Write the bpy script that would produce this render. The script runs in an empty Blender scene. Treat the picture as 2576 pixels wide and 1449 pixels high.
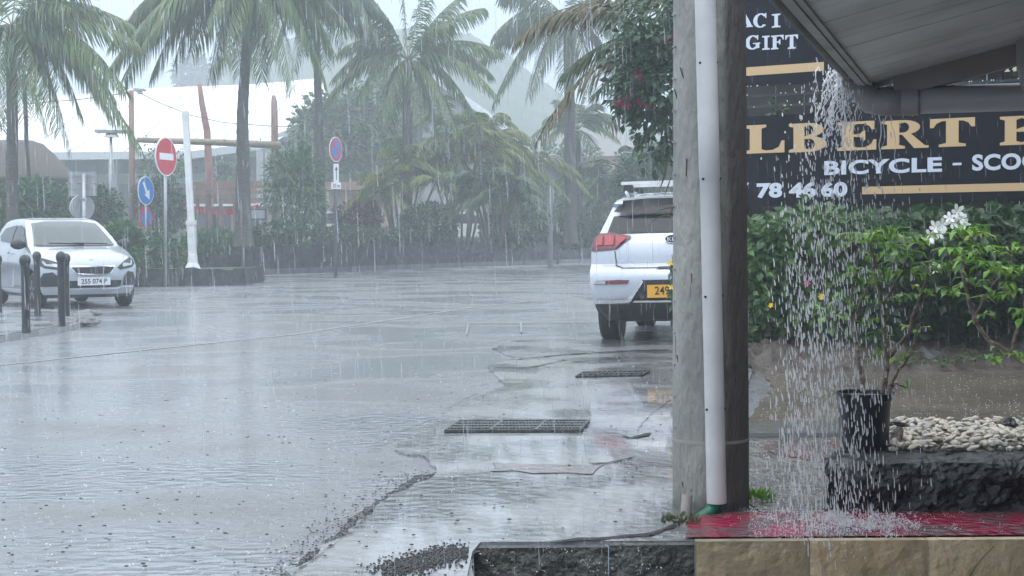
import bpy, bmesh, math, random
from mathutils import Vector, Matrix, noise
from mathutils.bvhtree import BVHTree
random.seed(7)
HAZE = 0.0044
S = bpy.context.scene
C = S.collection
PI = math.pi
R = math.radians
# ---------------------------------------------------------------- camera
F, CX, CY, H = 3720.0, 1288.0, 724.5, 1.13
PT, RL = math.atan(124/3720.0), R(0.4)
fw = Vector((0, math.cos(PT), -math.sin(PT)))
r0 = Vector((1, 0, 0)); u0 = Vector((0, math.sin(PT), math.cos(PT)))
rt = r0*math.cos(RL) - u0*math.sin(RL); up = u0*math.cos(RL) + r0*math.sin(RL)
CAM = Vector((0, 0, H))
cd = bpy.data.cameras.new('camera'); cam = bpy.data.objects.new('camera', cd); C.objects.link(cam)
cd.sensor_width = 36; cd.lens = F/2576*36; cd.clip_end = 3000; cd.clip_start = .05
cam.matrix_world = Matrix(((rt.x, up.x, -fw.x, CAM.x), (rt.y, up.y, -fw.y, CAM.y), (rt.z, up.z, -fw.z, CAM.z), (0, 0, 0, 1)))
cd.dof.use_dof = False
S.camera = cam
# ---------------------------------------------------------------- sky, sun, exposure
SKYG = (.66, .77, .91)
w = bpy.data.worlds.new('World'); S.world = w; w.use_nodes = True
nt = w.node_tree; bg = nt.nodes['Background']
sky = nt.nodes.new('ShaderNodeTexSky'); sky.sky_type = 'NISHITA'; sky.sun_disc = False
sky.sun_elevation = R(58); sky.sun_rotation = R(200); sky.dust_density = 4; sky.air_density = 1.2
tc = nt.nodes.new('ShaderNodeTexCoord'); sx = nt.nodes.new('ShaderNodeSeparateXYZ')
nt.links.new(tc.outputs['Generated'], sx.inputs[0])
rmp = nt.nodes.new('ShaderNodeValToRGB'); nt.links.new(sx.outputs['Z'], rmp.inputs[0])   # overcast: the zenith is brighter than the horizon
e = rmp.color_ramp.elements
e[0].position = 0; e[0].color = (.225, .290, .372, 1); e[1].position = 1; e[1].color = (1, 1, 1, 1)
m_ = e.new(.25); m_.color = (.31, .375, .455, 1)
n_ = e.new(.6); n_.color = (.76, .82, .90, 1)
sc_ = nt.nodes.new('ShaderNodeVectorMath'); sc_.operation = 'SCALE'; sc_.inputs[3].default_value = 30.0
nt.links.new(rmp.outputs[0], sc_.inputs[0])
mx = nt.nodes.new('ShaderNodeMixRGB'); mx.inputs[0].default_value = .93
nt.links.new(sky.outputs[0], mx.inputs[1]); nt.links.new(sc_.outputs[0], mx.inputs[2])
nt.links.new(mx.outputs[0], bg.inputs[0]); bg.inputs[1].default_value = .1
sd = bpy.data.lights.new('sun', 'SUN'); sd.energy = .5; sd.angle = R(25); sd.color = (1, .98, .95)
sun = bpy.data.objects.new('sun', sd); C.objects.link(sun)
sun.rotation_euler = Vector((math.sin(R(200))*math.cos(R(58)), math.cos(R(200))*math.cos(R(58)), math.sin(R(58)))).to_track_quat('Z', 'Y').to_euler()
S.view_settings.view_transform = 'Standard'; S.view_settings.look = 'None'; S.view_settings.exposure = .12; S.view_settings.gamma = 1
S.cycles.max_bounces = 8; S.cycles.diffuse_bounces = 3; S.cycles.glossy_bounces = 3; S.cycles.transmission_bounces = 6
S.cycles.volume_bounces = 1; S.cycles.transparent_max_bounces = 24; S.cycles.use_denoising = True
S.cycles.use_adaptive_sampling = True; S.cycles.sample_clamp_indirect = 6
# ---------------------------------------------------------------- pixel of the photo (2576 wide) -> point
def ray(px, py): return fw*F + rt*(px-CX) - up*(py-CY)
def P(px, py, Y): d = ray(px, py); return CAM + d*(Y/d.y)
def G(px, py, z=0):
    d = ray(px, py); return CAM + d*((z-H)/d.z)
def ppm(Y): return F/Y
# ---------------------------------------------------------------- materials
MATS = {}
def mat(name, col=(.5,.5,.5), rough=.6, metal=0, spec=.5, c2=None, nscale=3, bump=0, bscale=20, vor=0, vscale=10, island=None, coat=0, trans=0, stretch=None, r2=None, sub=0, ctrl=(.35,.65), bvar=None):
    m = bpy.data.materials.new(name); m.use_nodes = True; t = m.node_tree; b = t.nodes['Principled BSDF']
    N, L = t.nodes.new, t.links.new
    b.inputs['Base Color'].default_value = (*col, 1); b.inputs['Roughness'].default_value = rough
    b.inputs['Metallic'].default_value = metal; b.inputs['Specular IOR Level'].default_value = spec
    b.inputs['Coat Weight'].default_value = coat; b.inputs['Coat Roughness'].default_value = .04 if rough < .12 or metal else .16
    b.inputs['Transmission Weight'].default_value = trans
    if trans: b.inputs['IOR'].default_value = 1.33
    tcn = N('ShaderNodeTexCoord'); vec = tcn.outputs['Object']
    if stretch:
        mp = N('ShaderNodeMapping'); mp.inputs['Scale'].default_value = stretch; L(vec, mp.inputs[0]); vec = mp.outputs[0]
    if c2:
        n = N('ShaderNodeTexNoise'); n.inputs['Scale'].default_value = nscale; n.inputs['Detail'].default_value = 6; L(vec, n.inputs[0])
        r = N('ShaderNodeMapRange'); r.inputs[1].default_value = ctrl[0]; r.inputs[2].default_value = ctrl[1]; L(n.outputs[0], r.inputs[0])
        x = N('ShaderNodeMixRGB'); x.inputs[1].default_value = (*col, 1); x.inputs[2].default_value = (*c2, 1); L(r.outputs[0], x.inputs[0]); L(x.outputs[0], b.inputs['Base Color'])
        if r2 is not None:
            q = N('ShaderNodeMapRange'); q.inputs[3].default_value = rough; q.inputs[4].default_value = r2; L(r.outputs[0], q.inputs[0]); L(q.outputs[0], b.inputs['Roughness'])
    if island:
        g = N('ShaderNodeNewGeometry'); r = N('ShaderNodeValToRGB'); L(g.outputs['Random Per Island'], r.inputs[0])
        el = r.color_ramp.elements; el[0].color = (*island[0], 1); el[1].color = (*island[-1], 1); el[1].position = 1
        for i, cc in enumerate(island[1:-1]): k = el.new((i+1)/(len(island)-1)); k.color = (*cc, 1)
        L(r.outputs[0], b.inputs['Base Color'])
    prev = None
    if bump:
        n = N('ShaderNodeTexNoise'); n.inputs['Scale'].default_value = bscale; n.inputs['Detail'].default_value = 5; L(vec, n.inputs[0])
        k = N('ShaderNodeBump'); k.inputs['Strength'].default_value = min(1, bump); k.inputs['Distance'].default_value = .02*max(1, bump); L(n.outputs[0], k.inputs['Height']); prev = k
        if bvar and c2:
            bv = N('ShaderNodeMapRange'); bv.inputs[3].default_value = bvar; bv.inputs[4].default_value = 1; L(r.outputs[0], bv.inputs[0]); L(bv.outputs[0], k.inputs['Strength']); k.inputs['Distance'].default_value = .045
    if vor:
        v = N('ShaderNodeTexVoronoi'); v.inputs['Scale'].default_value = vscale; L(vec, v.inputs[0])
        k = N('ShaderNodeBump'); k.inputs['Strength'].default_value = vor; k.inputs['Distance'].default_value = .03; L(v.outputs['Distance'], k.inputs['Height'])
        if prev: L(prev.outputs[0], k.inputs['Normal'])
        prev = k
    if prev: L(prev.outputs[0], b.inputs['Normal'])
    if sub:
        tr = N('ShaderNodeBsdfTranslucent'); ms = N('ShaderNodeMixShader'); ms.inputs[0].default_value = sub
        src = b.inputs['Base Color'].links[0].from_socket if b.inputs['Base Color'].links else None
        if src: L(src, tr.inputs[0])
        else: tr.inputs[0].default_value = (*col, 1)
        o = t.nodes['Material Output']; L(b.outputs[0], ms.inputs[1]); L(tr.outputs[0], ms.inputs[2]); L(ms.outputs[0], o.inputs[0])
    MATS[name] = m
    return m
def leafmat(name, cols, rough=.35, sub=.25): return mat(name, cols[0], rough, island=cols, sub=sub, spec=.5)
# ---------------------------------------------------------------- mesh builder
XF = {}
class MB:
    def __init__(s): s.v = []; s.f = []; s.mi = []
    def add(s, vs, fs, mi=0):
        b = len(s.v); s.v += [tuple(v) for v in vs]; s.f += [tuple(b+i for i in f) for f in fs]; s.mi += [mi]*len(fs)
    def box(s, c, size, rot=None, mi=0, taper=1):
        c = Vector(c); sx_, sy, sz = [q/2 for q in size]; vs = []
        for z in (-sz, sz):
            k = taper if z > 0 else 1
            for x, y in ((-sx_, -sy), (sx_, -sy), (sx_, sy), (-sx_, sy)):
                p = Vector((x*k, y*k, z)); vs.append(c + (rot @ p if rot else p))
        s.add(vs, [(3,2,1,0), (4,5,6,7), (0,1,5,4), (1,2,6,5), (2,3,7,6), (3,0,4,7)], mi)
    def bar(s, a, b, w_, h_=None, mi=0, upv=Vector((0,0,1))):
        a = Vector(a); b = Vector(b); d = b-a; L = d.length; d.normalize(); h_ = h_ or w_
        x = d.cross(upv)
        if x.length < 1e-4: x = d.cross(Vector((0,1,0)))
        x.normalize(); z = x.cross(d)
        M = Matrix((x, d, z)).transposed()
        s.box((a+b)/2, (w_, L, h_), M, mi)
    def tube(s, pts, rad, n=8, mi=0, cap=True, wob=0):
        pts = [Vector(p) for p in pts]; m = len(pts)
        if not hasattr(rad, '__len__'): rad = [rad]*m
        base = len(s.v); vs = []; ref = None
        for i, p in enumerate(pts):
            d = (pts[min(i+1, m-1)] - pts[max(i-1, 0)]).normalized()
            if ref is None: ref = d.orthogonal().normalized()
            ref = (ref - d*ref.dot(d)).normalized(); o = d.cross(ref)
            for k in range(n):
                a = 2*PI*k/n; rr = rad[i]*(1+random.uniform(-wob, wob)); vs.append(p + (ref*math.cos(a)+o*math.sin(a))*rr)
        fs = [(i*n+k, i*n+(k+1)%n, (i+1)*n+(k+1)%n, (i+1)*n+k) for i in range(m-1) for k in range(n)]
        if cap: fs += [tuple(range(n-1, -1, -1)), tuple((m-1)*n+k for k in range(n))]
        s.add(vs, fs, mi)
    def lathe(s, prof, c=(0,0,0), n=24, mi=0, M=None):
        c = Vector(c); vs = []
        for r_, z in prof:
            for k in range(n):
                a = 2*PI*k/n; p = Vector((r_*math.cos(a), r_*math.sin(a), z)); vs.append(c + (M @ p if M else p))
        m = len(prof); fs = [(i*n+k, i*n+(k+1)%n, (i+1)*n+(k+1)%n, (i+1)*n+k) for i in range(m-1) for k in range(n)]
        fs += [tuple(range(n-1, -1, -1)), tuple((m-1)*n+k for k in range(n))]
        s.add(vs, fs, mi)
    def prism(s, poly, o, ax, ay, depth, mi=0):
        """2D polygon in the plane (o, ax, ay), pushed along depth (a vector)"""
        o = Vector(o); n = len(poly); vs = [o+ax*x+ay*y for x, y in poly]; vs += [v+depth for v in vs]
        fs = [tuple(range(n-1, -1, -1)), tuple(range(n, 2*n))] + [(i, (i+1)%n, n+(i+1)%n, n+i) for i in range(n)]
        s.add(vs, fs, mi)
    def build(s, name, m, parent=None, smooth=False, local=False, mods=None):
        vs = s.v
        if parent is not None and not local:
            Mi = XF[parent.name].inverted(); vs = [Mi @ Vector(v) for v in vs]
        me = bpy.data.meshes.new(name); me.from_pydata([tuple(v) for v in vs], [], s.f); me.update()
        for q in (m if isinstance(m, (list, tuple)) else [m]): me.materials.append(q)
        if any(s.mi):
            for i, p in enumerate(me.polygons): p.material_index = s.mi[i]
        if smooth: me.polygons.foreach_set('use_smooth', [True]*len(me.polygons))
        o = bpy.data.objects.new(name, me); C.objects.link(o)
        if parent is not None: o.parent = parent
        return o
def xf(o, loc, rot): XF[o.name] = Matrix.Translation(loc) @ rot
def thing(name, label, cat, loc=(0,0,0), rz=0, group=None, rx=0, ry=0):
    from mathutils import Euler
    o = bpy.data.objects.new(name, None); C.objects.link(o); o.location = loc; o.rotation_euler = (rx, ry, rz); o.empty_display_size = .2
    o['label'] = label; o['category'] = cat
    if group: o['group'] = group
    XF[o.name] = Matrix.Translation(loc) @ Euler((rx, ry, rz)).to_matrix().to_4x4()
    return o
def tag(o, label, cat, group=None, kind=None):
    if label: o['label'] = label
    if cat: o['category'] = cat
    if group: o['group'] = group
    if kind: o['kind'] = kind
    return o
def struct(o, label=None):
    o['kind'] = 'structure'
    if label: o['label'] = label
    return o
def stuff(o, label, cat): o['kind'] = 'stuff'; o['label'] = label; o['category'] = cat; return o
def dup(root, loc, rz=None, label=None):
    r = root.copy(); C.objects.link(r); r.location = loc
    if rz is not None: r.rotation_euler = (0, 0, rz)
    if label: r['label'] = label
    for ch in list(root.children):
        c = ch.copy(); C.objects.link(c); c.parent = r
        for g in ch.children: d = g.copy(); C.objects.link(d); d.parent = c
    return r
def nz(p, s=1.0, o=0): return noise.noise(Vector((p[0]*s+o, p[1]*s+o*1.7, (p[2] if len(p) > 2 else 0)*s)))
# text in Blender's built-in face -> outline mesh as (verts, faces) in a unit box
def textmesh(txt, bold=0, spacing=1.0):
    cu = bpy.data.curves.new('t', 'FONT'); cu.body = txt; cu.size = 1; cu.offset = bold; cu.space_character = spacing; cu.resolution_u = 4; cu.extrude = .0
    ob = bpy.data.objects.new('t', cu); C.objects.link(ob); dg = bpy.context.evaluated_depsgraph_get(); dg.update()
    me = bpy.data.meshes.new_from_object(ob.evaluated_get(dg))
    vs = [v.co.copy() for v in me.vertices]; fs = [tuple(p.vertices) for p in me.polygons]
    bpy.data.objects.remove(ob); bpy.data.curves.remove(cu); bpy.data.meshes.remove(me)
    x0 = min(v.x for v in vs); x1 = max(v.x for v in vs); y0 = min(v.y for v in vs); y1 = max(v.y for v in vs)
    return [((v.x-x0)/(x1-x0), (v.y-y0)/(y1-y0)) for v in vs], fs
def put_text(mb, txt, o, ax, ay, wdt, hgt, bold=.02, spacing=1.0, mi=0, depth=None, shear=0):
    vs, fs = textmesh(txt, bold, spacing); o = Vector(o)
    pts = [o + ax*((x+shear*y)*wdt) + ay*(y*hgt) for x, y in vs]
    mb.add(pts, fs, mi)
    if depth is not None:   # give the letters thickness: side walls round the outline
        ed = {}
        for f in fs:
            for i in range(len(f)):
                a, b = f[i], f[(i+1) % len(f)]
                k = (min(a, b), max(a, b)); ed[k] = None if k in ed else (a, b)
        for k, q in ed.items():
            if q: a, b = q; mb.add([pts[a], pts[b], pts[b]+depth, pts[a]+depth], [(0, 1, 2, 3)], mi)
# ---------------------------------------------------------------- common materials
ASPH = mat('wet_asphalt', (.19,.203,.225), .13, c2=(.13,.138,.15), nscale=.7, r2=.46, bump=.7, bscale=26, vor=.34, vscale=17, spec=1.0, coat=.35, stretch=(.7,.9,1), ctrl=(.42,.60), bvar=.22)
CONC = mat('wet_concrete', (.13,.137,.145), .10, c2=(.25,.26,.275), nscale=1.3, r2=.42, bump=.5, bscale=22, vor=.35, vscale=14, spec=1.0, coat=.5, ctrl=(.4,.6))
MUDW = mat('muddy_water', (.13,.115,.095), .10, c2=(.17,.145,.125), nscale=1.3, r2=.2, bump=.22, bscale=9, vor=.22, vscale=10, spec=.4)
DARKP = mat('wet_dark_pavement', (.07,.066,.06), .16, c2=(.12,.11,.10), nscale=5, r2=.34, bump=.5, bscale=40, vor=.3, vscale=24, spec=.6)
REDP = mat('red_paint', (.27,.010,.05), .14, c2=(.12,.06,.07), nscale=5, r2=.26, bump=.45, bscale=30, vor=.25, vscale=24, spec=.3, ctrl=(.42,.60))
LAVA = mat('lava_stone', (.012,.013,.015), .55, c2=(.035,.038,.042), nscale=9, r2=.35, bump=2.2, bscale=18, vor=.8, vscale=12, spec=.5)
LAVAW = mat('lava_wall_stone', (.014,.016,.018), .8, c2=(.05,.055,.06), nscale=5, bump=2.5, bscale=5, vor=1, vscale=3.2, spec=.3)
WHITEP = mat('white_paint', (.78,.79,.8), .35, c2=(.62,.63,.63), nscale=4)
STEEL = mat('galvanised_steel', (.42,.44,.46), .4, .6, c2=(.34,.35,.36), nscale=8)
DKMETAL = mat('dark_painted_metal', (.022,.026,.03), .35, c2=(.035,.04,.045), nscale=6)
SOIL = mat('wet_soil', (.045,.036,.03), .6, c2=(.10,.085,.075), nscale=5, bump=2, bscale=16)
GARD = mat('garden_soil', (.03,.05,.022), .8, c2=(.05,.08,.03), nscale=2, bump=1, bscale=4)
# ================================================================ THE SETTING
def sheet(name, pts, m, z=0, thick=0, parent=None):
    """flat sheet from ground points, with an edge thickness if it is raised"""
    mb = MB(); n = len(pts); vs = [(p[0], p[1], z) for p in pts]
    if thick: mb.add(vs + [(p[0], p[1], z-thick) for p in pts], [tuple(range(n))] + [(i, n+i, n+(i+1)%n, (i+1)%n) for i in range(n)])
    else: mb.add(vs, [tuple(range(n))])
    o = mb.build(name, m); return o
def jag(pts, step=.12, amp=.03, seed=0):
    rnd = random.Random(seed); out = []
    for i in range(len(pts)-1):
        a = Vector(pts[i][:2]); b = Vector(pts[i+1][:2]); n = max(1, int((b-a).length/step))
        for k in range(n): p = a.lerp(b, k/n); out.append((p.x+rnd.uniform(-amp, amp), p.y+rnd.uniform(-amp, amp)*1.5))
    out.append(tuple(pts[-1][:2])); return out
EDGE_Y = G(1900, 1372).y
NX = G(1185, 1400).x
# ground: one sheet to the horizon, with the step down to the lower forecourt under the camera cut out of it
jl = jag([(NX*.3, -6), (NX*.8, 4.4), (NX*.97, EDGE_Y-.12), (NX+.06, EDGE_Y)], .1, .008, 3)
mb = MB(); gp = [(-1500, -6)] + jl + [(14, EDGE_Y), (14, -6), (1500, -6), (1500, 2000), (-1500, 2000)]
mb.add([(x, y, 0) for x, y in gp], [tuple(range(len(gp)))])
mb2 = MB(); mb2.add([(-3, -6.2, -.5), (14.2, -6.2, -.5), (14.2, EDGE_Y+.3, -.5), (-3, EDGE_Y+.3, -.5)], [(0, 1, 2, 3)])
bpy_me = mb.build('ground', ASPH); struct(bpy_me)
tri = bmesh.new(); tri.from_mesh(bpy_me.data); bmesh.ops.triangulate(tri, faces=tri.faces); tri.to_mesh(bpy_me.data); tri.free()
struct(mb2.build('forecourt', CONC))
def triang(o):
    b = bmesh.new(); b.from_mesh(o.data); bmesh.ops.triangulate(b, faces=b.faces, ngon_method='EAR_CLIP'); b.to_mesh(b and o.data); b.free(); return o
# rough edge where the road runs down to the forecourt
mb = MB()
mb.add([(NX*(.97 if y > 4 else .5)-.012, y, z+(0 if z == -.004 else .05*nz((0, y*6, z*9)))) for y in [-6, 0, 4, 4.6, 4.9, 5.1, 5.35] for z in (-.004, -.5)], [(2*i, 2*i+2, 2*i+3, 2*i+1) for i in range(6)])
struct(mb.build('embankment', LAVAW))
# pavement slab in front of the pole (its broken edge against the road on the left)
px = [(1060, 1449), (1000, 1449), (905, 1415), (890, 1340), (955, 1275), (1045, 1225), (1108, 1190), (1085, 1158), (1000, 1142), (1010, 1118), (1075, 1085), (1130, 1040), (1200, 1002), (1275, 975), (1222, 926), (1300, 905), (1240, 880), (1290, 858), (1480, 838)]
pave_left = [G(1320, 1560), G(1150, 1500), G(1150, 1560), G(880, 1500), G(720, 1449), G(800, 1400), G(880, 1345), G(930, 1300), G(960, 1275), G(1045, 1225), G(1108, 1190), G(1080, 1160), G(1000, 1142), G(1010, 1118), G(1075, 1085), G(1130, 1040), G(1200, 1002), G(1275, 975), G(1222, 926), G(1300, 905), G(1240, 880), G(1290, 858), G(1480, 838)]
pl = jag([(p.x, p.y) for p in pave_left[2:]], .09, .022, 5)
pv = pl + [(3.2, G(1480, 838).y), (3.2, 12.3), (2.0, 12.3), (1.3, 8.7), (14, 8.7), (14, EDGE_Y+.02), (NX+.03, EDGE_Y+.02), (NX*.97, EDGE_Y-.15)]
struct(triang(sheet('pavement', pv, CONC, .016, .016)))
# darker crumbling strip along the pavement's broken edge
GRV = mat('crumbled_asphalt', (.04,.043,.048), .35, c2=(.34,.36,.38), nscale=55, r2=.1, bump=2.6, bscale=70, vor=1, vscale=60, ctrl=(.45,.6))
ce = [(1108, 1190), (1040, 1228), (955, 1278), (925, 1302), (875, 1347), (795, 1402), (720, 1460), (752, 1420), (838, 1350), (898, 1296), (985, 1238), (1050, 1200)]
cp = [G(*p) for p in ce]
struct(triang(sheet('road_edge_crumble', jag([(p.x, p.y) for p in cp]+[(cp[0].x, cp[0].y)], .05, .014, 9)[:-1], GRV, .006)))
cp = [G(*p) for p in [(1178, 1394), (1110, 1410), (1060, 1430), (1035, 1449), (1030, 1500), (1150, 1520), (1172, 1430)]]
0 and struct(triang(sheet('broken_corner', jag([(p.x, p.y) for p in cp]+[(cp[0].x, cp[0].y)], .05, .016, 4)[:-1], GRV, .0245)))
# patches and cracks on the pavement: recessed-looking strips
CRK = mat('crack_dark', (.008,.008,.009), .7)
def crack(pts, wpx=.012, name='crack'):
    g = [G(*p, .016) for p in pts]; mb = MB(); q = jag([(p.x, p.y) for p in g], .05, .008, len(pts)+int(pts[0][0]))
    vs = []
    for i, p in enumerate(q):
        ww = wpx*(.3+random.random()) if 0 < i < len(q)-1 else .001
        vs += [(p[0], p[1]-ww/2, .0205), (p[0], p[1]+ww/2, .0205)]
    mb.add(vs, [(2*i, 2*i+2, 2*i+3, 2*i+1) for i in range(len(q)-1)])
    return struct(mb.build(name, CRK))
crack([(925, 1302), (880, 1343), (800, 1398), (735, 1449)], .03); crack([(930, 1125), (1000, 1090), (1090, 1058)], .03)
crack([(1425, 1355), (1460, 1338)], .014); crack([(1380, 1362), (1500, 1358), (1640, 1345), (1708, 1322)], .05)
crack([(1125, 1032), (1170, 1005), (1205, 990)], .04); crack([(1560, 1097), (1590, 1103), (1640, 1090)], .09); crack([(1480, 1168), (1530, 1166), (1600, 1150)], .045)
crack([(1103, 1211), (1200, 1210), (1340, 1220)], .02); crack([(1600, 1085), (1640, 1040), (1690, 1005)], .02); crack([(925, 1126), (985, 1118), (1030, 1096)], .02)
crack([(1300, 905), (1420, 893), (1560, 884), (1690, 880)], .10); crack([(1240, 925), (1330, 926), (1430, 905)], .05); crack([(1440, 912), (1560, 900), (1700, 903)], .04)
# muddy sheet of water over the driveway, grey kerb strip, dark wet paving, red kerb paint
yb0, yb1 = 8.72, G(2100, 935).y
ml = jag([(1.33, 8.7), (1.62, 9.8), (1.95, 11.0), (2.1, yb1)], .2, .05, 2)
struct(triang(sheet('muddy_water', ml + [(14, yb1+.9), (14, 8.7)], MUDW, .012)))
kmb = MB()
kx = 1.28
for i in range(9):
    L_ = .98; kmb.box((kx+L_/2, 8.40, .02), (L_-.012, .5, .05)); kx += L_
struct(kmb.build('kerb_strip', mat('grey_kerb', (.16,.17,.18), .14, c2=(.2,.21,.22), nscale=3, bump=.4, bscale=20, vor=.2, vscale=16, spec=1, coat=.5)))
struct(triang(sheet('wet_paving', jag([(1.02, EDGE_Y+.0), (.98, 6.4), (1.05, 7.2), (1.3, 8.14)], .12, .03, 8) + [(14, 8.14), (14, EDGE_Y+.01)], DARKP, .021)))
yr = G(2300, 1303).y
struct(triang(sheet('red_kerb_paint', jag([(.62, EDGE_Y+.012), (.70, 5.75), (.80, yr), (1.6, yr+.03), (3.0, yr), (6, yr)], .12, .02, 6) + [(14, yr), (14, EDGE_Y+.012)], REDP, .026)))
struct(triang(sheet('red_paint_patch', jag([(1.62, 7.05), (1.32, 7.6), (1.36, 7.95), (2.15, 7.98), (2.1, 7.3), (1.62, 7.05)], .1, .03, 7)[:-1], mat('worn_red_paint', (.15,.03,.04), .2, c2=(.09,.08,.075), nscale=9, bump=.5, bscale=30, vor=.3, vscale=22, ctrl=(.36,.5)), .025)))
struct(triang(sheet('red_paint_trace', jag([tuple(G(1250, 1175)[:2]), tuple(G(1230, 1195)[:2]), tuple(G(1480, 1200)[:2]), tuple(G(1530, 1180)[:2]), tuple(G(1250, 1175)[:2])], .1, .03, 1)[:-1], mat('faded_red', (.27,.20,.21), .14, c2=(.2,.21,.22), nscale=7, bump=.4, bscale=22, vor=.25, vscale=14, coat=.6), .0205)))
# foot blocks along the step: tan stone slabs and dark concrete blocks, each a thing
TAN = mat('tan_stone', (.54,.40,.24), .35, c2=(.66,.52,.34), nscale=7, bump=1.2, bscale=16, spec=.5)
TAN2 = mat('tan_stone_algae', (.36,.28,.18), .35, c2=(.17,.15,.10), nscale=6, bump=1.2, bscale=16, ctrl=(.35,.75))
TAN1 = mat('tan_stone_damp', (.42,.31,.19), .35, c2=(.54,.42,.27), nscale=7, bump=1.2, bscale=16)
DKC = mat('mossy_black_concrete', (.035,.038,.036), .4, c2=(.09,.095,.085), nscale=9, bump=2.2, bscale=28)
def block(x0, x1, m, label, zt=.0, yo=0, grp='stone blocks facing the step', nm='step_block', rough=.006):
    mb = MB(); n, k = 26, 9; y = EDGE_Y-yo
    vs = []
    for j in range(k+1):
        for i in range(n+1):
            x = x0+(x1-x0)*i/n; z = zt-.45*j/k
            d = rough*nz((x*7, z*9, 3), 1)+.4*rough*nz((x*25, z*25, 1)); ed = .006 if i in (0, n) or j == 0 else 0
            vs.append((x, y-.05+ed-d, z))
    fs = [(j*(n+1)+i, (j+1)*(n+1)+i, (j+1)*(n+1)+i+1, j*(n+1)+i+1) for j in range(k) for i in range(n)]
    mb.add(vs, fs)
    b = len(mb.v); nn = n+1
    mb.add([(x0+(x1-x0)*i/n, y-.043, zt) for i in range(nn)] + [(x0+(x1-x0)*i/n, y+.0, zt+.001) for i in range(nn)], [(i, i+1, nn+i+1, nn+i) for i in range(n)])
    mb.add([(x0, y-.044, zt), (x0, y, zt), (x0, y, zt-.45), (x0, y-.044, zt-.45), (x1, y-.044, zt), (x1, y, zt), (x1, y, zt-.45), (x1, y-.044, zt-.45)], [(0, 1, 2, 3), (7, 6, 5, 4), (1, 5, 6, 2)])
    o = mb.build(nm, m, smooth=True); tag(o, label, 'stone block', grp); return o
def gx(px, py=1395): return P(px, py, EDGE_Y-.05).x
block(gx(1751), gx(2036), TAN2, 'damp tan stone slab with green algae, next to the black concrete block', .024)
block(gx(2039), gx(2334), TAN1, 'tan stone slab between the algae-stained slab and the cracked slab', .024)
t_ = block(gx(2337), gx(2700), TAN, 'brightest tan stone slab with a long thin diagonal crack', .024)
mb = MB(); cr = [(2440, 1449), (2455, 1425), (2470, 1405), (2490, 1385), (2500, 1374)]
mb.tube([P(a, b, EDGE_Y-.0545) for a, b in cr], .0012, 4); tag(mb.build('hairline_crack', CRK, None), 'thin diagonal crack across the bright tan slab', 'crack'); 
bpy.data.objects['hairline_crack'].parent = t_
for k_ in ('label', 'category'): del bpy.data.objects['hairline_crack'][k_]
block(gx(1533, 1400), gx(1748, 1400), DKC, 'black mossy concrete block just left of the tan slabs', .012, .0, rough=.02, nm='concrete_block', grp='dark concrete blocks')
block(gx(1178, 1400), gx(1530, 1400), DKC, 'longer black concrete block at the broken corner of the pavement', .008, .01, rough=.03, nm='concrete_block', grp='dark concrete blocks')
# drain grates: long cast panels
IRON = mat('cast_iron', (.05,.055,.06), .3, .3, c2=(.11,.12,.13), nscale=20, bump=.5, bscale=60)
def grate(px4, n, rows, label):
    a, b, c, d = [G(*p, .016) for p in px4]   # near-left, near-right, far-right, far-left
    t = thing('drain_grate', label, 'drain grate', tuple((a+c)/2), 0, 'drain grates let into the pavement')
    fr = MB(); dk = MB()
    def q(u, v): return (a.lerp(b, u)).lerp(d.lerp(c, u), v)
    def slab(m, u0_, u1, v0, v1, z0, z1):
        pp = [q(u0_, v0), q(u1, v0), q(u1, v1), q(u0_, v1)]
        m.add([(p.x, p.y, z0) for p in pp]+[(p.x, p.y, z1) for p in pp], [(4, 5, 6, 7), (0, 1, 5, 4), (1, 2, 6, 5), (2, 3, 7, 6), (3, 0, 4, 7)])
    slab(dk, 0, 1, 0, 1, .018, .0205)
    cols = 13*n
    for i in range(cols+1): slab(fr, i/cols-.006/n, i/cols+.006/n, 0, 1, .0206, .034)
    for j in range(rows+1): slab(fr, 0, 1, max(0, j/rows-.055), min(1, j/rows+.055), .0206, .0345)
    for i in range(n+1): slab(fr, max(0, i/n-.012), min(1, i/n+.012), 0, 1, .0206, .035)
    slab(fr, 0, 1, .44, .56, .0206, .0347)
    fr.build('grate_bars', IRON, t); dk.build('pit', CRK, t)
    return t
grate([(1118, 1089), (1462, 1088), (1484, 1062), (1156, 1063)], 3, 4, 'long iron drain grate of three panels in the pavement, nearest one')
grate([(1448, 951), (1616, 947), (1634, 936), (1466, 940)], 1, 2, 'small iron drain grate beside the concrete pole and behind the long grate')
0 and grate([(1212, 924), (1282, 922), (1296, 913), (1228, 914)], 1, 2, 'smallest iron drain grate, out towards the road behind the other two')
# road markings: thin worn paint
PAINT = mat('worn_road_paint', (.27,.285,.305), .35, c2=(.16,.17,.185), nscale=3, bump=.2, bscale=22, ctrl=(.45,.7))
def stripe(pts, wid, name='road_marking', m=PAINT, z=.004, thick=0):
    g = [G(*p) for p in pts]; g2 = []
    for i in range(len(g)-1):
        for k in range(8): g2.append(g[i].lerp(g[i+1], k/8))
    g2.append(g[-1]); mb = MB(); vs = []
    for i, p in enumerate(g2):
        d = (g2[min(i+1, len(g2)-1)]-g2[max(0, i-1)]).normalized(); s_ = Vector((-d.y, d.x, 0))*wid/2
        vs += [(p-s_)+Vector((0, 0, z)), (p+s_)+Vector((0, 0, z))]
    mb.add(vs, [(2*i, 2*i+2, 2*i+3, 2*i+1) for i in range(len(g2)-1)])
    return struct(mb.build(name, m))
stripe([(-60, 925), (150, 903), (420, 875), (730, 843), (960, 808), (1200, 772), (1480, 742)], .08)
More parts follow.
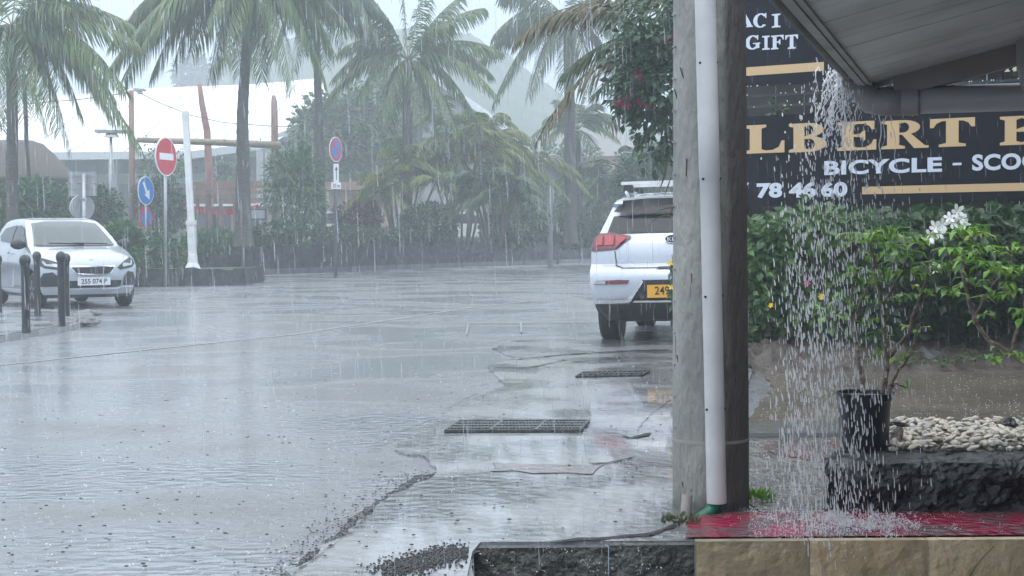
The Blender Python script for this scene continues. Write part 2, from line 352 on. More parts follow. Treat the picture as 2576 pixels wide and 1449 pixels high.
stripe([(1176, 816), (1470, 812)], .07, z=.021); stripe([(1178, 816), (1174, 845)], .02, z=.022); stripe([(470, 777), (540, 772)], .12); stripe([(1310, 815), (1312, 840)], .02, z=.022)
0 and stripe([(-50, 1010), (300, 968), (700, 905)], .10, m=mat('faint_road_paint', (.17,.18,.19), .15, c2=(.08,.085,.09), nscale=3, bump=.35, bscale=14, vor=.25, vscale=12, coat=.6, ctrl=(.5,.7)))
# traffic island under the bollards
ISL = mat('pale_wet_kerb', (.20,.215,.23), .15, c2=(.28,.29,.30), nscale=3, bump=.5, bscale=18, vor=.25, vscale=12, spec=1, coat=.6)
ip = [(-260, 905), (-100, 882), (0, 862), (80, 848), (150, 838), (200, 826), (226, 812), (228, 803), (200, 796), (150, 790), (60, 786), (-60, 784), (-260, 784)]
g_ = [G(*p) for p in ip]
struct(triang(sheet('island_kerb', [(p.x, p.y) for p in g_], ISL, .07, .07)))
c_ = sum((p for p in g_), Vector((0, 0, 0)))/len(g_)
struct(triang(sheet('island_paving', [tuple((p+(c_-p).normalized()*.16)[:2]) for p in g_], CONC, .074)))
# broken kerb stones at the tip of the island
def rock(loc, size, m, label, name='stone', seed=0, squash=.6, group=None, cat='stone'):
    b = bmesh.new(); bmesh.ops.create_icosphere(b, subdivisions=3, radius=1)
    for v in b.verts:
        k = 1+.35*noise.noise(v.co*1.3+Vector((seed*3.1, seed, 0)))+.12*noise.noise(v.co*3.5+Vector((seed, 0, seed)))
        v.co = Vector((v.co.x*size[0]*k, v.co.y*size[1]*k, max(-.3, v.co.z)*size[2]*k))
    me = bpy.data.meshes.new(name); b.to_mesh(me); b.free(); me.materials.append(m)
    o = bpy.data.objects.new(name, me); C.objects.link(o); o.location = loc; tag(o, label, cat, group); return o
for i, (x, y, s_, lb) in enumerate([(170, 822, .16, 'broken kerb stone lying right beside the paired bollards'), (205, 820, .20, 'grey tilted kerb stone at the tip of the island'), (218, 800, .15, 'low broken kerb stone behind the tilted one on the island')]):
    p = G(x, y); rock((p.x, p.y, .05), (s_*1.3, s_*.9, s_*.55), mat('kerb_rubble', (.09,.095,.10), .3, c2=(.16,.165,.17), nscale=6, bump=1, bscale=20) if i == 0 else MATS['kerb_rubble'], lb, 'kerb_stone', i, group='broken kerb stones on the island')
# ---------------------------------------------------------------- far side: kerb, terrace behind the lava wall
wallb = [(-900, 770), (-300, 735), (300, 702), (640, 690), (900, 681), (1200, 670), (1480, 660), (1900, 645), (2500, 632)]
wb = [G(*p) for p in wallb]
kb = MB()
for i in range(len(wb)-1):
    a, b = wb[i], wb[i+1]; n = max(1, int((b-a).length/1.1)); d = (b-a).normalized()
    for k in range(n):
        p = a.lerp(b, k/n); q = a.lerp(b, (k+1)/n)
        kb.bar(p+d*.012+Vector((0, -.35, .09)), q-d*.012+Vector((0, -.35, .09)), .22, .18)
struct(kb.build('far_kerb', mat('far_kerbstone', (.10,.105,.11), .25, c2=(.17,.175,.18), nscale=2, bump=.5, bscale=10)))
ZT = 1.12
tp = [(p.x, p.y+1.0) for p in wb]
struct(triang(sheet('garden_terrace', [(-90, wb[0].y+1)] + tp + [(90, wb[-1].y+1), (260, 330), (-260, 330)], GARD, ZT-.12)))
# lava wall: lumpy stone wall following the road
def lumpwall(name, base, h, th, m, label, cat='stone wall', hv=.12, st=.35, amp=.16):
    pts = []
    for i in range(len(base)-1):
        a, b = base[i], base[i+1]; n = max(1, int((b-a).length/st))
        pts += [(a.lerp(b, k/n), (h[i]*(1-k/n)+h[i+1]*k/n)) for k in range(n)]
    pts.append((base[-1], h[-1])); mb = MB(); rows = 6; vs = []
    for p, hh in pts:
        ht = hh+hv*nz((p.x*.9, p.y*.9, 1))+hv*.5*nz((p.x*3, p.y*3, 2))
        for j in range(rows+1):
            z = ht*j/rows; vs.append((p.x, p.y+.06*j/rows+amp*nz((p.x*2.2, z*2.5, 5)), z-.02))
        vs.append((p.x, p.y+th, ht-.05+.1*nz((p.x*3, 0, 0)))); vs.append((p.x, p.y+th, -.1))
    k = rows+3; m_n = len(pts)
    mb.add(vs, [(i*k+j, (i+1)*k+j, (i+1)*k+j+1, i*k+j+1) for i in range(m_n-1) for j in range(k-1)] + [tuple(range(k-1, -1, -1)), tuple((m_n-1)*k+j for j in range(k))])
    o = mb.build(name, m); tag(o, label, cat); return o
lumpwall('lava_wall', wb[3:], [.86, 1.12, 1.15, 1.12, 1.1, 1.1], .9, LAVAW, 'long dark lava stone wall across the road below the palms', hv=.16)
wl = [G(-900, 770), G(-300, 735), G(250, 703), G(300, 702)]
q0 = G(470, 697); lumpwall('lava_wall', [q0, wb[3]-Vector((.03, 0, 0))], [1.0, .95], .9, LAVAW, 'short higher piece of lava wall behind the leaning white post')
lumpwall('lava_wall', [wb[0], wb[1], q0-Vector((.05, 0, 0))], [1.0, 1.05, 1.0], .9, LAVAW, 'lava stone wall behind the white hatchback, mostly hidden by shrubs')
# low planter wall in front, island-like with soil on top
la, lb_ = G(335, 722), G(610, 716)
t = thing('planter_wall', 'low dark lava stone planter wall carrying the leaning white post', 'planter wall', (la.x, la.y, 0))
lw = lumpwall('stone_face', [la, G(480, 719), lb_], [.50, .44, .43], .5, LAVAW, '', '', .06, .2, .07); lw.parent = t
pass
lw.matrix_parent_inverse = Matrix.Translation((-la.x, -la.y, 0))
mb = MB(); mb.add([(la.x-2, la.y+.3, .36), (lb_.x-.1, lb_.y+.3, .36), (lb_.x-.1, lb_.y+3.2, .40), (la.x-2, la.y+3.2, .40)], [(0, 1, 2, 3)]); pass
mb.build('planter_soil', GARD, t)
mb = MB(); mb.box((lb_.x-.12, lb_.y+1.7, .20), (.3, 3.0, .43)); mb.build('stone_end', LAVAW, t)
# rounded stones set on the pavement edge on the far side
for i, (x, y, hh, lb) in enumerate([(1330, 655, .95, 'dark short stone marker before the lava wall, round-topped'), (1402, 655, .62, 'thin dark marker post at the far kerb beside the round mirror')]):
    p = G(x, y+8); mb = MB(); mb.lathe([(.13 if i == 0 else .07, 0), (.12 if i == 0 else .06, hh*.8), (.14 if i == 0 else .07, hh*.86), (.10 if i == 0 else .05, hh*.97), (.01, hh)], (0, 0, 0), 10)
    o = mb.build('marker_post', DKMETAL); o.location = (p.x, p.y-.9, 0); tag(o, lb, 'marker post')
# hills
mb = MB(); ridge = [(-900, 560), (-300, 520), (150, 430), (330, 350), (450, 262), (530, 205), (640, 158), (760, 118), (900, 100), (1050, 100), (1180, 112), (1290, 180), (1380, 250), (1500, 330), (1650, 345), (1850, 380), (2300, 400), (3000, 460)]
def ridge_z(x):
    for (x0, y0), (x1, y1) in zip(ridge, ridge[1:]):
        if x0 <= x <= x1: return y0+(y1-y0)*(x-x0)/(x1-x0)
NXH, NYH = 170, 26; vs = []
for i in range(NXH+1):
    x = -900+3900*i/NXH; y = ridge_z(x); top = P(x, y, 250)
    for j in range(NYH+1):
        v = j/NYH; s_ = math.sin(min(1, v*1.25)*PI/2); Y = 190+60*v; zz = top.z*s_
        X = top.x*(Y/250)**.3
        zz += 3.0*nz((X*.07, Y*.07, 1))*s_+1.8*nz((X*.25, Y*.25, 4))*s_+.8*nz((X*.8, Y*.8, 4))*s_
        vs.append((X, Y, zz))
mb.add(vs, [(i*(NYH+1)+j, (i+1)*(NYH+1)+j, (i+1)*(NYH+1)+j+1, i*(NYH+1)+j+1) for i in range(NXH) for j in range(NYH)])
HILL = mat('wooded_hillside', (.03,.055,.03), .9, c2=(.07,.10,.05), nscale=.12, bump=2, bscale=.5)
struct(mb.build('hills', HILL, smooth=True))
# ================================================================ VEGETATION
rnd = random
def leaf(mb, p, d, n, L, W, mi=0, fold=.12):
    """pointed leaf of two folded halves: base p, direction d, normal n"""
    d = d.normalized(); s_ = d.cross(n)
    if s_.length < 1e-3: s_ = d.orthogonal()
    s_.normalize(); n = s_.cross(d)
    a = p; b = p+d*L*.45+s_*W/2+n*W*fold; c = p+d*L-n*L*.10; e_ = p+d*L*.45-s_*W/2+n*W*fold; m = p+d*L*.5
    mb.add([a, b, c, e_, m], [(0, 4, 1), (1, 4, 2), (0, 3, 4), (3, 2, 4)], mi)
def ball(r=1):
    while 1:
        v = Vector((rnd.uniform(-1, 1), rnd.uniform(-1, 1), rnd.uniform(-1, 1)))
        if v.length <= 1: return v*r
def clumps(mb, c, rad, n, per, L, W, cr=.25, droop=.3, keep=None, shell=.55):
    """leaves in clumps spread through an ellipsoid"""
    c = Vector(c)
    for _ in range(n):
        v = ball(); k = v.length; v = v*(shell+(1-shell)*k)/max(k, .01) if k > .2 else v
        q = c+Vector((v.x*rad[0], v.y*rad[1], v.z*rad[2])); q += Vector((nz(q, .8), nz(q, .8, 3), nz(q, .8, 7)))*min(rad)*.5
        if keep and not keep(q): continue
        s_ = cr*rnd.uniform(.6, 1.3)
        for _ in range(per):
            o = ball(s_); d = (o.normalized()+v.normalized()*.7+Vector((0, 0, -droop))).normalized() if o.length > 0 else Vector((0, 0, 1))
            nn = (Vector((0, 0, 1))+ball(.8)).normalized(); k = rnd.uniform(.7, 1.25)
            leaf(mb, q+o, d, nn, L*k, W*k)
BARK = mat('palm_bark', (.055,.055,.05), .8, c2=(.10,.095,.085), nscale=8, bump=1.5, bscale=7, stretch=(1,1,3))
BARK2 = mat('shrub_bark', (.06,.045,.035), .7, c2=(.10,.08,.06), nscale=10, bump=1, bscale=20)
PALML = leafmat('coconut_fronds', [(.04,.09,.025), (.07,.14,.035), (.12,.19,.05), (.17,.20,.07), (.05,.11,.035)])
PALMD = leafmat('dark_fronds', [(.025,.055,.022), (.045,.09,.033), (.07,.11,.04)])
ARECA = leafmat('areca_fronds', [(.07,.14,.025), (.13,.21,.04), (.23,.26,.05), (.09,.15,.035), (.28,.26,.06)])
BROWNF = leafmat('browning_fronds', [(.045,.07,.025), (.08,.075,.035), (.12,.10,.05), (.03,.055,.02)])
GRN1 = leafmat('shrub_leaves', [(.04,.10,.03), (.07,.16,.05), (.11,.21,.065)])
GRN2 = leafmat('dark_hedge_leaves', [(.025,.06,.025), (.045,.10,.038), (.07,.13,.05)])
GRN3 = leafmat('pale_tree_leaves', [(.05,.10,.03), (.08,.14,.045), (.12,.19,.06)])
REDL = leafmat('red_shrub_leaves', [(.05,.015,.02), (.10,.03,.035), (.06,.05,.03)])
RACH = mat('frond_stalk', (.10,.13,.04), .5)
def bez(a, b, c, t): return a*(1-t)**2+b*2*t*(1-t)+c*t*t
def frond(mb, a, ctrl, c, n=46, Lmax=.8, W=.05, droop=.9, spread=.75, stalk=.022, t0=.14, mi=0, taper=.5):
    pts = [bez(a, ctrl, c, i/10) for i in range(11)]
    mb.tube(pts, [stalk*(1-.85*i/10) for i in range(11)], 4, 1)
    for i in range(n):
        t = t0+(1-t0)*(i+rnd.random()*.5)/n; p = bez(a, ctrl, c, t); tan = (bez(a, ctrl, c, min(1, t+.02))-bez(a, ctrl, c, max(0, t-.02))).normalized()
        sd_ = tan.cross(Vector((0, 0, 1)))
        if sd_.length < .05: sd_ = Vector((1, 0, 0))
        sd_.normalize(); L = Lmax*(math.sin(PI*(.12+.80*t))**.6)*rnd.uniform(.85, 1.1)
        for s_ in (-1, 1):
            d = (sd_*s_*spread+tan*.55+Vector((0, 0, -droop*rnd.uniform(.5, 1.2)))+ball(.12)).normalized()
            d2 = (d*.6+Vector((0, 0, -droop*.8))+tan*.15).normalized()
            m1 = p+d*L*.5; m2 = m1+d2*L*.5; wv = (tan*.8+Vector((0, 0, .3))).normalized()*W/2
            mb.add([p-wv*.6, p+wv*.6, m1+wv, m1-wv, m2], [(0, 1, 2, 3), (3, 2, 4)], mi)
def palm(label, base, top, r0_, r1, fr, Y, leafm=PALML, lean=0, group='coconut palms', Lm=.85, nuts=0, n=46, W=.055, droop=.95, name='palm_tree', extra=0, flen=3.2):
    """base, top: world points; fr: list of (ex, ey, dY, lift) image-plane ends of fronds"""
    t = thing(name, label, 'palm tree', tuple(base), 0, group)
    mb = MB(); k = 14; pts = []
    for i in range(k+1):
        s_ = i/k; p = base.lerp(top, s_); p.x += lean*math.sin(s_*PI)+.03*nz((0, s_*5, base.x)); pts.append(p)
    rr = [r1+(r0_-r1)*(1-i/k)**2.2 for i in range(k+1)]; rr[0] *= 1.18
    pts2 = []; r2_ = []
    for i in range(k):
        for j in range(6):
            u = j/6; pts2.append(pts[i].lerp(pts[i+1], u)); r2_.append((rr[i]*(1-u)+rr[i+1]*u)*(1.05 if j == 0 else .98))
    pts2.append(pts[-1]); r2_.append(rr[-1]); mb.tube(pts2, r2_, 10)
    mb.build('trunk', BARK, t, smooth=True)
    cr = MB(); n = int(n*1.4); Lm *= 1.08; W *= .92; droop *= .88
    for f in fr:
        ex, ey, dY, lift = f[:4]; e_ = P(ex, ey, Y+dY); mid = top.lerp(e_, .45)+Vector((0, 0, lift))
        Ln = (e_-top).length
        frond(cr, top+Vector((0, 0, .05)), mid, e_, int(n*max(.6, Ln/3.2)), Lm, W, droop)
    for _ in range(extra):
        a = rnd.uniform(0, 2*PI); el = rnd.uniform(-.7, 1.1); L = flen*rnd.uniform(.8, 1.1)
        e_ = top+Vector((math.cos(a)*math.cos(el)*L, math.sin(a)*math.cos(el)*L, math.sin(el)*L-.5*math.cos(el)*L*.5)); mid = top.lerp(e_, .45)+Vector((0, 0, .5+.3*L*math.cos(el)*.5))
        frond(cr, top, mid, e_, n, Lm, W, droop)
    cr.build('crown', [leafm, RACH], t)
    if nuts:
        nb = MB()
        for _ in range(nuts):
            q = top+ball(.3)+Vector((0, -.1, -.25)); nb.lathe([(.02, -.12), (.09, -.07), (.11, 0), (.08, .08), (.02, .11)], q, 7)
        nb.build('coconuts', mat('coconut_husk', (.09,.08,.04), .6) if 'coconut_husk' not in MATS else MATS['coconut_husk'], t, smooth=True)
    return t
Z = Vector((0, 0, 1))
# P1 far left
Y = 40; b = P(28, 470, Y); b.z = ZT-.15
palm('large coconut palm at the left edge, trunk behind the hatchback and thatched hut', b, P(30, 70, Y), .20, .14,
 [(355, 372, -.5, 1.6), (175, 375, .8, 2.0), (350, 110, .5, 1.0), (250, 20, 1, .8), (260, 150, -1, 1.0), (150, 335, -1.2, 1.6), (-120, 300, 0, 1.5), (-200, 120, .5, 1), (60, -150, 1, .3), (-90, -80, 0, .8), (190, -110, -.6, .6), (5, 330, 1, 1.4), (290, 250, 1.3, 1.5), (110, 260, -1.6, 1.2), (230, -40, .5, .7), (320, 230, -1.5, 1.3), (-20, 250, -1.3, 1.2), (210, 300, .2, 1.8), (290, 310, .9, 1.9), (240, 200, .6, 1.4), (150, 220, 1.8, 1.3), (330, 60, 1.4, 1.1), (60, 300, -.8, 1.4), (130, 60, 1.5, .6), (180, 20, -1.2, .8)], Y, nuts=9, n=44, Lm=1.0)
mb_b = P(75, 470, 44); mb_b.z = ZT-.15
palm('slim young palm leaning just right of the largest left palm', mb_b, P(60, 190, 44), .09, .06, [(120, 340, 0, .6), (-10, 330, .5, .6), (100, 150, 0, .4), (20, 140, .3, .4), (95, 300, -1, .7), (40, 260, -1, .5)], 44, n=30, Lm=.6)
# P2 tall palm whose crown fills the top
Y = 43; b = P(612, 600, Y); b.z = ZT-.2
palm('tall leaning palm with thick dark trunk rising behind the white post', b, P(632, -60, Y), .27, .135,
 [(245, 220, -.6, 2.3), (330, 40, .5, 1.8), (400, -20, 1, 1.0), (820, 205, .3, 2.0), (735, 225, -.8, 2.0), (530, 200, .4, 1.4), (560, 150, -1.2, 1.2), (870, 60, 1, 1.4), (480, 130, 1.2, 1.4), (280, 110, .8, 2.2), (380, 190, -.2, 2.2), (600, 190, .8, 1.2), (660, 200, -.3, 1.1), (520, 60, -1, 1.2), (760, 60, .8, 1.5), (420, 70, 1.6, 1.8), (840, 130, .8, 1.8), (580, 80, 1.5, .9), (310, 200, 1.5, 2.4), (690, 150, 1.5, 1.0), (900, -60, 0, .6), (360, 110, -1, 2.0), (440, 150, .2, 2.1), (780, 110, -.4, 1.6)], Y, lean=-.12, nuts=6, n=60, Lm=1.25, W=.06)
# P3 thin trunk
Y = 50; b = P(808, 590, Y); b.z = ZT-.2
palm('slender straight palm between the tall palm and the no-parking sign', b, P(794, -20, Y), .22, .12,
 [(690, 120, -.3, 1.4), (900, 90, .5, 1.4), (960, 30, .4, 1.2), (820, 170, -.9, 1.2), (720, 60, .6, 1.2), (640, 90, 1, 1.5), (870, 130, -1, 1.4), (930, 110, 1, 1.6), (760, 130, 1, 1.2), (800, 100, -1.6, 1.0), (960, 110, -.6, 1.9), (670, 40, -1, 1.3), (900, 20, 1.3, 1.2), (990, 70, 1.4, 1.7), (850, 60, -1.4, 1.1), (740, 180, -.6, 1.5)], Y, n=50, Lm=1.1, leafm=PALMD)
# P4 with visible crown
Y = 52; b = P(1022, 600, Y); b.z = ZT-.2
palm('coconut palm with its whole crown in view, arching fronds both sides', b, P(1026, 155, Y), .24, .17,
 [(812, 262, -.4, 1.6), (850, 130, .6, 1.2), (905, 60, .5, .9), (1250, 240, -.5, 1.5), (1262, 130, .6, 1.1), (1220, 20, .4, .9), (1010, -60, 0, .5), (1075, -50, .5, .3), (1160, -10, 1, .6), (1150, 330, -1, 1.3), (1050, 300, -1.4, .9), (960, 300, -1.2, 1.1), (835, 200, .8, 1.5), (1240, 190, 1.2, 1.6), (900, 250, -1.3, 1.4), (1200, 300, .9, 1.5), (980, 330, 1.2, 1.2), (1110, 370, .5, 1.5), (1130, 60, -.8, .9), (930, 10, -.6, .7)], Y, nuts=8, n=46, Lm=.95)
# P5 right back, fronds entering from the right over P4
Y = 56; b = P(1436, 570, Y); b.z = ZT-.2
palm('tall grey-trunked palm standing left of the parked silver car', b, P(1430, 60, Y), .26, .2,
 [(1240, 90, 0, 1.6), (1190, 175, .5, 1.8), (1240, 260, -.6, 2.0), (1560, 200, .6, 1.4), (1330, 240, -1, 1.4), (1600, 60, .6, 1.2), (1420, 230, -1.4, .8), (1500, 260, -1, 1.4), (1260, -10, .5, 1.2), (1480, -60, 1, .5), (1350, 160, 1, 1.7), (1610, 150, -1, 1.6)], Y, n=50, Lm=1.2, leafm=PALMD)
# thin far palm leaning
Y = 60; b = P(1448, 575, Y); b.z = ZT-.2
palm('short palm with pleated tufted head beside the round mirror', b, P(1452, 330, Y), .26, .18,
 [(1370, 300, 0, .8), (1400, 250, 0, .6), (1470, 230, 0, .5), (1540, 290, 0, .7), (1555, 350, -.5, .8), (1370, 360, -.5, .8), (1410, 420, -1, .7), (1510, 410, -1, .7), (1440, 260, .6, .5), (1500, 260, -.5, .6), (1340, 340, .6, .9), (1560, 320, .6, .9)], Y, n=44, Lm=.8, group='short palms', droop=.5)
# areca clumps: many slim stems and arching golden fronds
def areca(label, cx, top, half, Y, stems=9, nf=46, base_y=590, leafm=ARECA, g='areca palm clumps', L=2.2):
    b = P(cx, base_y, Y); b.z = ZT-.2; t = thing('areca_palm', label, 'areca palm', tuple(b), 0, g)
    st = MB(); cr = MB(); h = P(cx, top, Y).z-ZT; hw = half/ppm(Y)
    for i in range(stems):
        a = rnd.uniform(0, 2*PI); k = rnd.uniform(.3, 1); q = b+Vector((math.cos(a)*hw*.25*k, math.sin(a)*hw*.25*k, 0)); e_ = b+Vector((math.cos(a)*hw*.75*k, math.sin(a)*hw*.6*k, h*rnd.uniform(.45, .8)))
        st.tube([q, q.lerp(e_, .5)+Vector((0, 0, .15)), e_], [.05, .04, .035], 6)
        for j in range(nf//stems):
            aa = rnd.uniform(0, 2*PI); ln = L*rnd.uniform(.6, 1.1); el = rnd.uniform(-.1, 1.1)
            f = e_+Vector((math.cos(aa)*math.cos(el)*ln*.8, math.sin(aa)*math.cos(el)*ln*.8, math.sin(el)*ln*.7-.5*ln*math.cos(el)))
            frond(cr, e_, e_.lerp(f, .4)+Vector((0, 0, .55*ln*.7)), f, 24, .55, .055, .6, .7, .014, .1)
    st.build('stems', BARK2, t); cr.build('crown', [leafm, RACH], t); return t
areca('golden areca palm clump at the foot of the full-crowned palm', 1010, 330, 120, 51, 9, 58)
areca('broad areca palm clump in front of the grey gabled roof', 1160, 225, 125, 54, 10, 80, L=2.6)
areca('green areca palm clump left of the round mirror', 1290, 235, 120, 56, 10, 80, L=2.6)
areca('low areca palm clump over the stone wall, darkest of the four', 1240, 390, 130, 50, 8, 56, leafm=PALMD)
areca('small palm clump peeking out left of the silver car roof', 1560, 340, 90, 58, 7, 40, leafm=PALMD)
# shrubs and trees
def shrub(label, cx, cy, rx, ry, Y, L, W, m, n, per=10, name='shrub', cat='shrub', group=None, depth=1.0, base=None, stem=True, cr=None, droop=.3):
    c = P(cx, cy, Y); p = ppm(Y); rad = (rx/p, max(.6, rx/p*depth), ry/p); z0 = base if base is not None else ZT-.2
    t = thing(name, label, cat, (c.x, c.y, z0), 0, group); mb = MB(); clumps(mb, c, rad, n, per, L, W, cr or min(rad)*.28, droop)
    mb.build('foliage' if cat != 'tree' else 'crown', m, t)
    if stem:
        sb = MB()
        for _ in range(6):
            e_ = c+Vector((rnd.uniform(-.6, .6)*rad[0], rnd.uniform(-.4, .4)*rad[1], rnd.uniform(-.5, .4)*rad[2])); q = Vector((c.x+rnd.uniform(-.15, .15)*rad[0], c.y, z0))
            sb.tube([q, q.lerp(e_, .5)+Vector((rnd.uniform(-.1, .1), 0, 0)), e_], [.05*max(1, rad[2]*.6), .035*max(1, rad[2]*.6), .012], 5)
        sb.build('stems' if cat != 'tree' else 'trunk', BARK2, t)
    return t
shrub('bright green clipped bush at the left edge below the thatched hut', 60, 520, 105, 62, 43.5, .16, .10, GRN1, 520, 12)
shrub('dark vine-covered hedge behind the road sign backs', 235, 525, 75, 70, 48, .16, .10, GRN2, 420, 12)
shrub('dark shrub at the right flank of the hatchback', 300, 620, 55, 55, 36, .14, .08, GRN1, 300, 11, base=0)
shrub('shrub growing round the half-hidden no-parking sign', 395, 640, 60, 55, 41.5, .14, .08, GRN1, 300, 11, base=.4)
shrub('grey-green hedge behind the no-entry sign', 400, 520, 55, 55, 56, .18, .10, GRN2, 420, 12)
shrub('twiggy vine hanging over the pergola behind the blue arrow sign', 415, 415, 60, 45, 57, .14, .07, GRN1, 110, 8)
shrub('grassy low bush at the foot of the white post', 530, 612, 75, 18, 46, .3, .03, GRN1, 200, 14, base=.9, droop=-.5)
shrub('loose oleander bush between the two straight trunks', 745, 470, 70, 95, 49, .26, .07, GRN1, 270, 10)
shrub('tip of the oleander bush with upright shoots', 756, 415, 26, 60, 50.5, .24, .06, GRN1, 90, 9, stem=False)
shrub('low dark bush on the wall below the tall palm trunk', 690, 588, 80, 20, 46, .16, .08, GRN2, 190, 11, base=.9)
shrub('red-leaved shrub below the parking sign', 900, 545, 60, 42, 51, .15, .09, REDL, 260, 9)
shrub('low hedge on the lava wall below the red-leaved shrub', 900, 590, 130, 14, 49.5, .14, .08, GRN2, 260, 11, base=.9)
shrub('dark bush under the areca palms on the wall', 1080, 560, 70, 45, 50.5, .18, .09, GRN2, 300, 11)
shrub('dark undergrowth bush behind the round-topped marker', 1290, 570, 90, 45, 53, .18, .09, GRN2, 320, 11)
shrub('leafy bush in front of the pink house, left of the car', 1480, 520, 80, 70, 62, .2, .1, GRN1, 360, 11)
shrub('dark shrub directly left of the silver car tail lamp', 1440, 585, 80, 35, 60, .18, .1, GRN2, 260, 11)
shrub('bush behind the silver car roof, next to the concrete pole', 1640, 460, 90, 95, 50, .2, .1, GRN2, 420, 11)
shrub('pale rounded tree far away under the white tent roof', 590, 440, 36, 26, 82, .3, .2, GRN3, 130, 11, 'tree', 'tree')
shrub('big rounded tree behind the no-parking sign', 880, 340, 120, 95, 76, .34, .22, GRN3, 620, 12, 'tree', 'tree')
shrub('tall tree in front of the grey gabled roof, behind the palms', 980, 290, 90, 90, 82, .34, .22, GRN3, 360, 12, 'tree', 'tree')
shrub('tree mass behind the far palms, left of the parked silver car', 1380, 470, 170, 90, 78, .32, .2, GRN2, 500, 12, 'tree', 'tree')
shrub('soft faraway tree behind the bougainvillea', 1620, 420, 60, 60, 95, .36, .24, GRN3, 200, 12, 'tree', 'tree')
shrub('faint wide-branched tree on the skyline above the tent', 492, 188, 46, 24, 190, .9, .6, GRN2, 90, 9, 'tree', 'tree', base=9, depth=.5, cr=1.0)
# grass fringe on top of the wall
mb = MB()
for _ in range(5200):
    x = rnd.uniform(380, 1700); y = rnd.uniform(-.2, 1.6); k = (x-640)/840
    i = max(3, min(len(wb)-2, 3)); 
    a = G(640, 690); b = G(1480, 660); q = a+(b-a)*k+Vector((0, .5+y, 0)); q.z = ZT-.14
    d = Vector((rnd.uniform(-.3, .3), rnd.uniform(-.3, .3), 1)); leaf(mb, q, d, Vector((0, -1, 0)), rnd.uniform(.12, .34), .035)
stuff(mb.build('grass', GRN1), 'grass and weeds growing along the top of the lava wall', 'grass')
# ================================================================ FAR BUILDINGS
MEMB = mat('white_tent_membrane', (.86,.88,.9), .5, c2=(.78,.81,.84), nscale=.3)
GREYM = mat('grey_gutter_metal', (.33,.35,.37), .5)
DARKIN = mat('dark_interior', (.13,.14,.15), .8, c2=(.2,.21,.22), nscale=.5)
t = thing('market_hall', 'hall with a huge white membrane roof with slanting seams and grey eaves', 'hall', tuple(P(480, 600, 92)))
mb = MB()
eave = [(-700, 372), (130, 384), (480, 381), (700, 352), (838, 258)]; top = [(-700, 262), (60, 250), (340, 223), (640, 212), (812, 196)]
YE = [90, 90, 90, 93, 104]; n = 10; grid = []
for i in range(4):
    for k in range(6):
        u = k/6; e0 = P(*eave[i], YE[i]).lerp(P(*eave[i+1], YE[i+1]), u); t0 = P(*top[i], 118).lerp(P(*top[i+1], 118), u); grid.append((e0, t0))
grid.append((P(*eave[4], YE[4]), P(*top[4], 118)))
vs = []
for a, b in grid:
    for j in range(n+1): p = a.lerp(b, j/n); p.z -= .5*math.sin(PI*j/n); vs.append(p)
m = n+1; mb.add(vs, [(i*m+j, (i+1)*m+j, (i+1)*m+j+1, i*m+j+1) for i in range(len(grid)-1) for j in range(n)])
bk = [(g[1]+Vector((0, 26, -6))) for g in grid]; b0 = len(mb.v)
mb.add([g[1]-Vector((0, 0, 0)) for g in grid]+bk, [(i, i+1, len(grid)+i+1, len(grid)+i) for i in range(len(grid)-1)])
mb.build('roof', MEMB, t, smooth=True)
mb = MB()   # seams run diagonally over the membrane
def onroof(u, v): i = u*(len(grid)-1); k = min(len(grid)-2, int(i)); f = i-k; a = grid[k][0].lerp(grid[k+1][0], f); b = grid[k][1].lerp(grid[k+1][1], f); p = a.lerp(b, v); p.z -= .5*math.sin(PI*v); return p+Vector((0, -.06, .05))
for s_ in (.18, .28, .38, .48, .58, .68, .78): mb.tube([onroof(min(1, s_+.24*v), v) for v in [q/10 for q in range(11)]], .028, 4)
mb.build('roof_seams', GREYM, t)
mb = MB()
for i in range(3): mb.bar(P(eave[i][0], eave[i][1]+9, YE[i]-.3), P(eave[i+1][0]-2, eave[i+1][1]+9, YE[i+1]-.3), .5, .46)
mb.build('eaves_fascia', mat('pale_eave_metal', (.55,.58,.61), .5), t)
mb = MB(); a = P(120, 405, 100); b = P(860, 400, 100); mb.box(((a.x+b.x)/2, 104, 3.4), (b.x-a.x, .3, 7.2)); mb.build('back_wall', DARKIN, t)
mb = MB(); a = P(300, 450, 99); mb.box((P(360, 450, 99).x, 99, P(0, 452, 99).z), (14, .2, .7)); mb.build('white_band', WHITEP, t)
for x in (287, 655, 676):
    mb = MB(); a = P(x, 395, 91); mb.box((a.x, 91, a.z/2+.4), (.45, .45, a.z)); mb.build('column', GREYM, t)
# grey gabled roof with pale ridge boards
t = thing('gabled_house', 'house with grey gabled roof and pale verge boards behind the palms', 'house', tuple(P(1150, 600, 96)))
mb = MB(); ridge = P(1090, 205, 96); rr = P(1290, 345, 96); ll = P(700, 360, 96); yy = Vector((0, 18, 0))
mb.prism([(ll.x, ll.z), (rr.x, rr.z), (ridge.x, ridge.z)], (0, 94.5, 0), Vector((1, 0, 0)), Vector((0, 0, 1)), yy)
mb.build('roof', mat('grey_roof', (.16,.17,.19), .6, c2=(.22,.23,.25), nscale=1), t)
mb = MB(); mb.bar(ridge+Vector((0, -1.8, .15)), rr+Vector((0, -1.8, .15)), .3, .42); mb.build('verge_board', WHITEP, t)
mb = MB(); mb.bar(ridge+Vector((0, -1.8, .15)), ll+Vector((0, -1.8, .15)), .3, .42); mb.build('verge_board', GREYM, t)
mb = MB(); a = P(800, 400, 97); b = P(1280, 400, 97); mb.box(((a.x+b.x)/2, 100, (ll.z)/2), (b.x-a.x, 6, ll.z)); mb.build('wall', mat('pale_house_wall', (.4,.4,.4), .7), t)
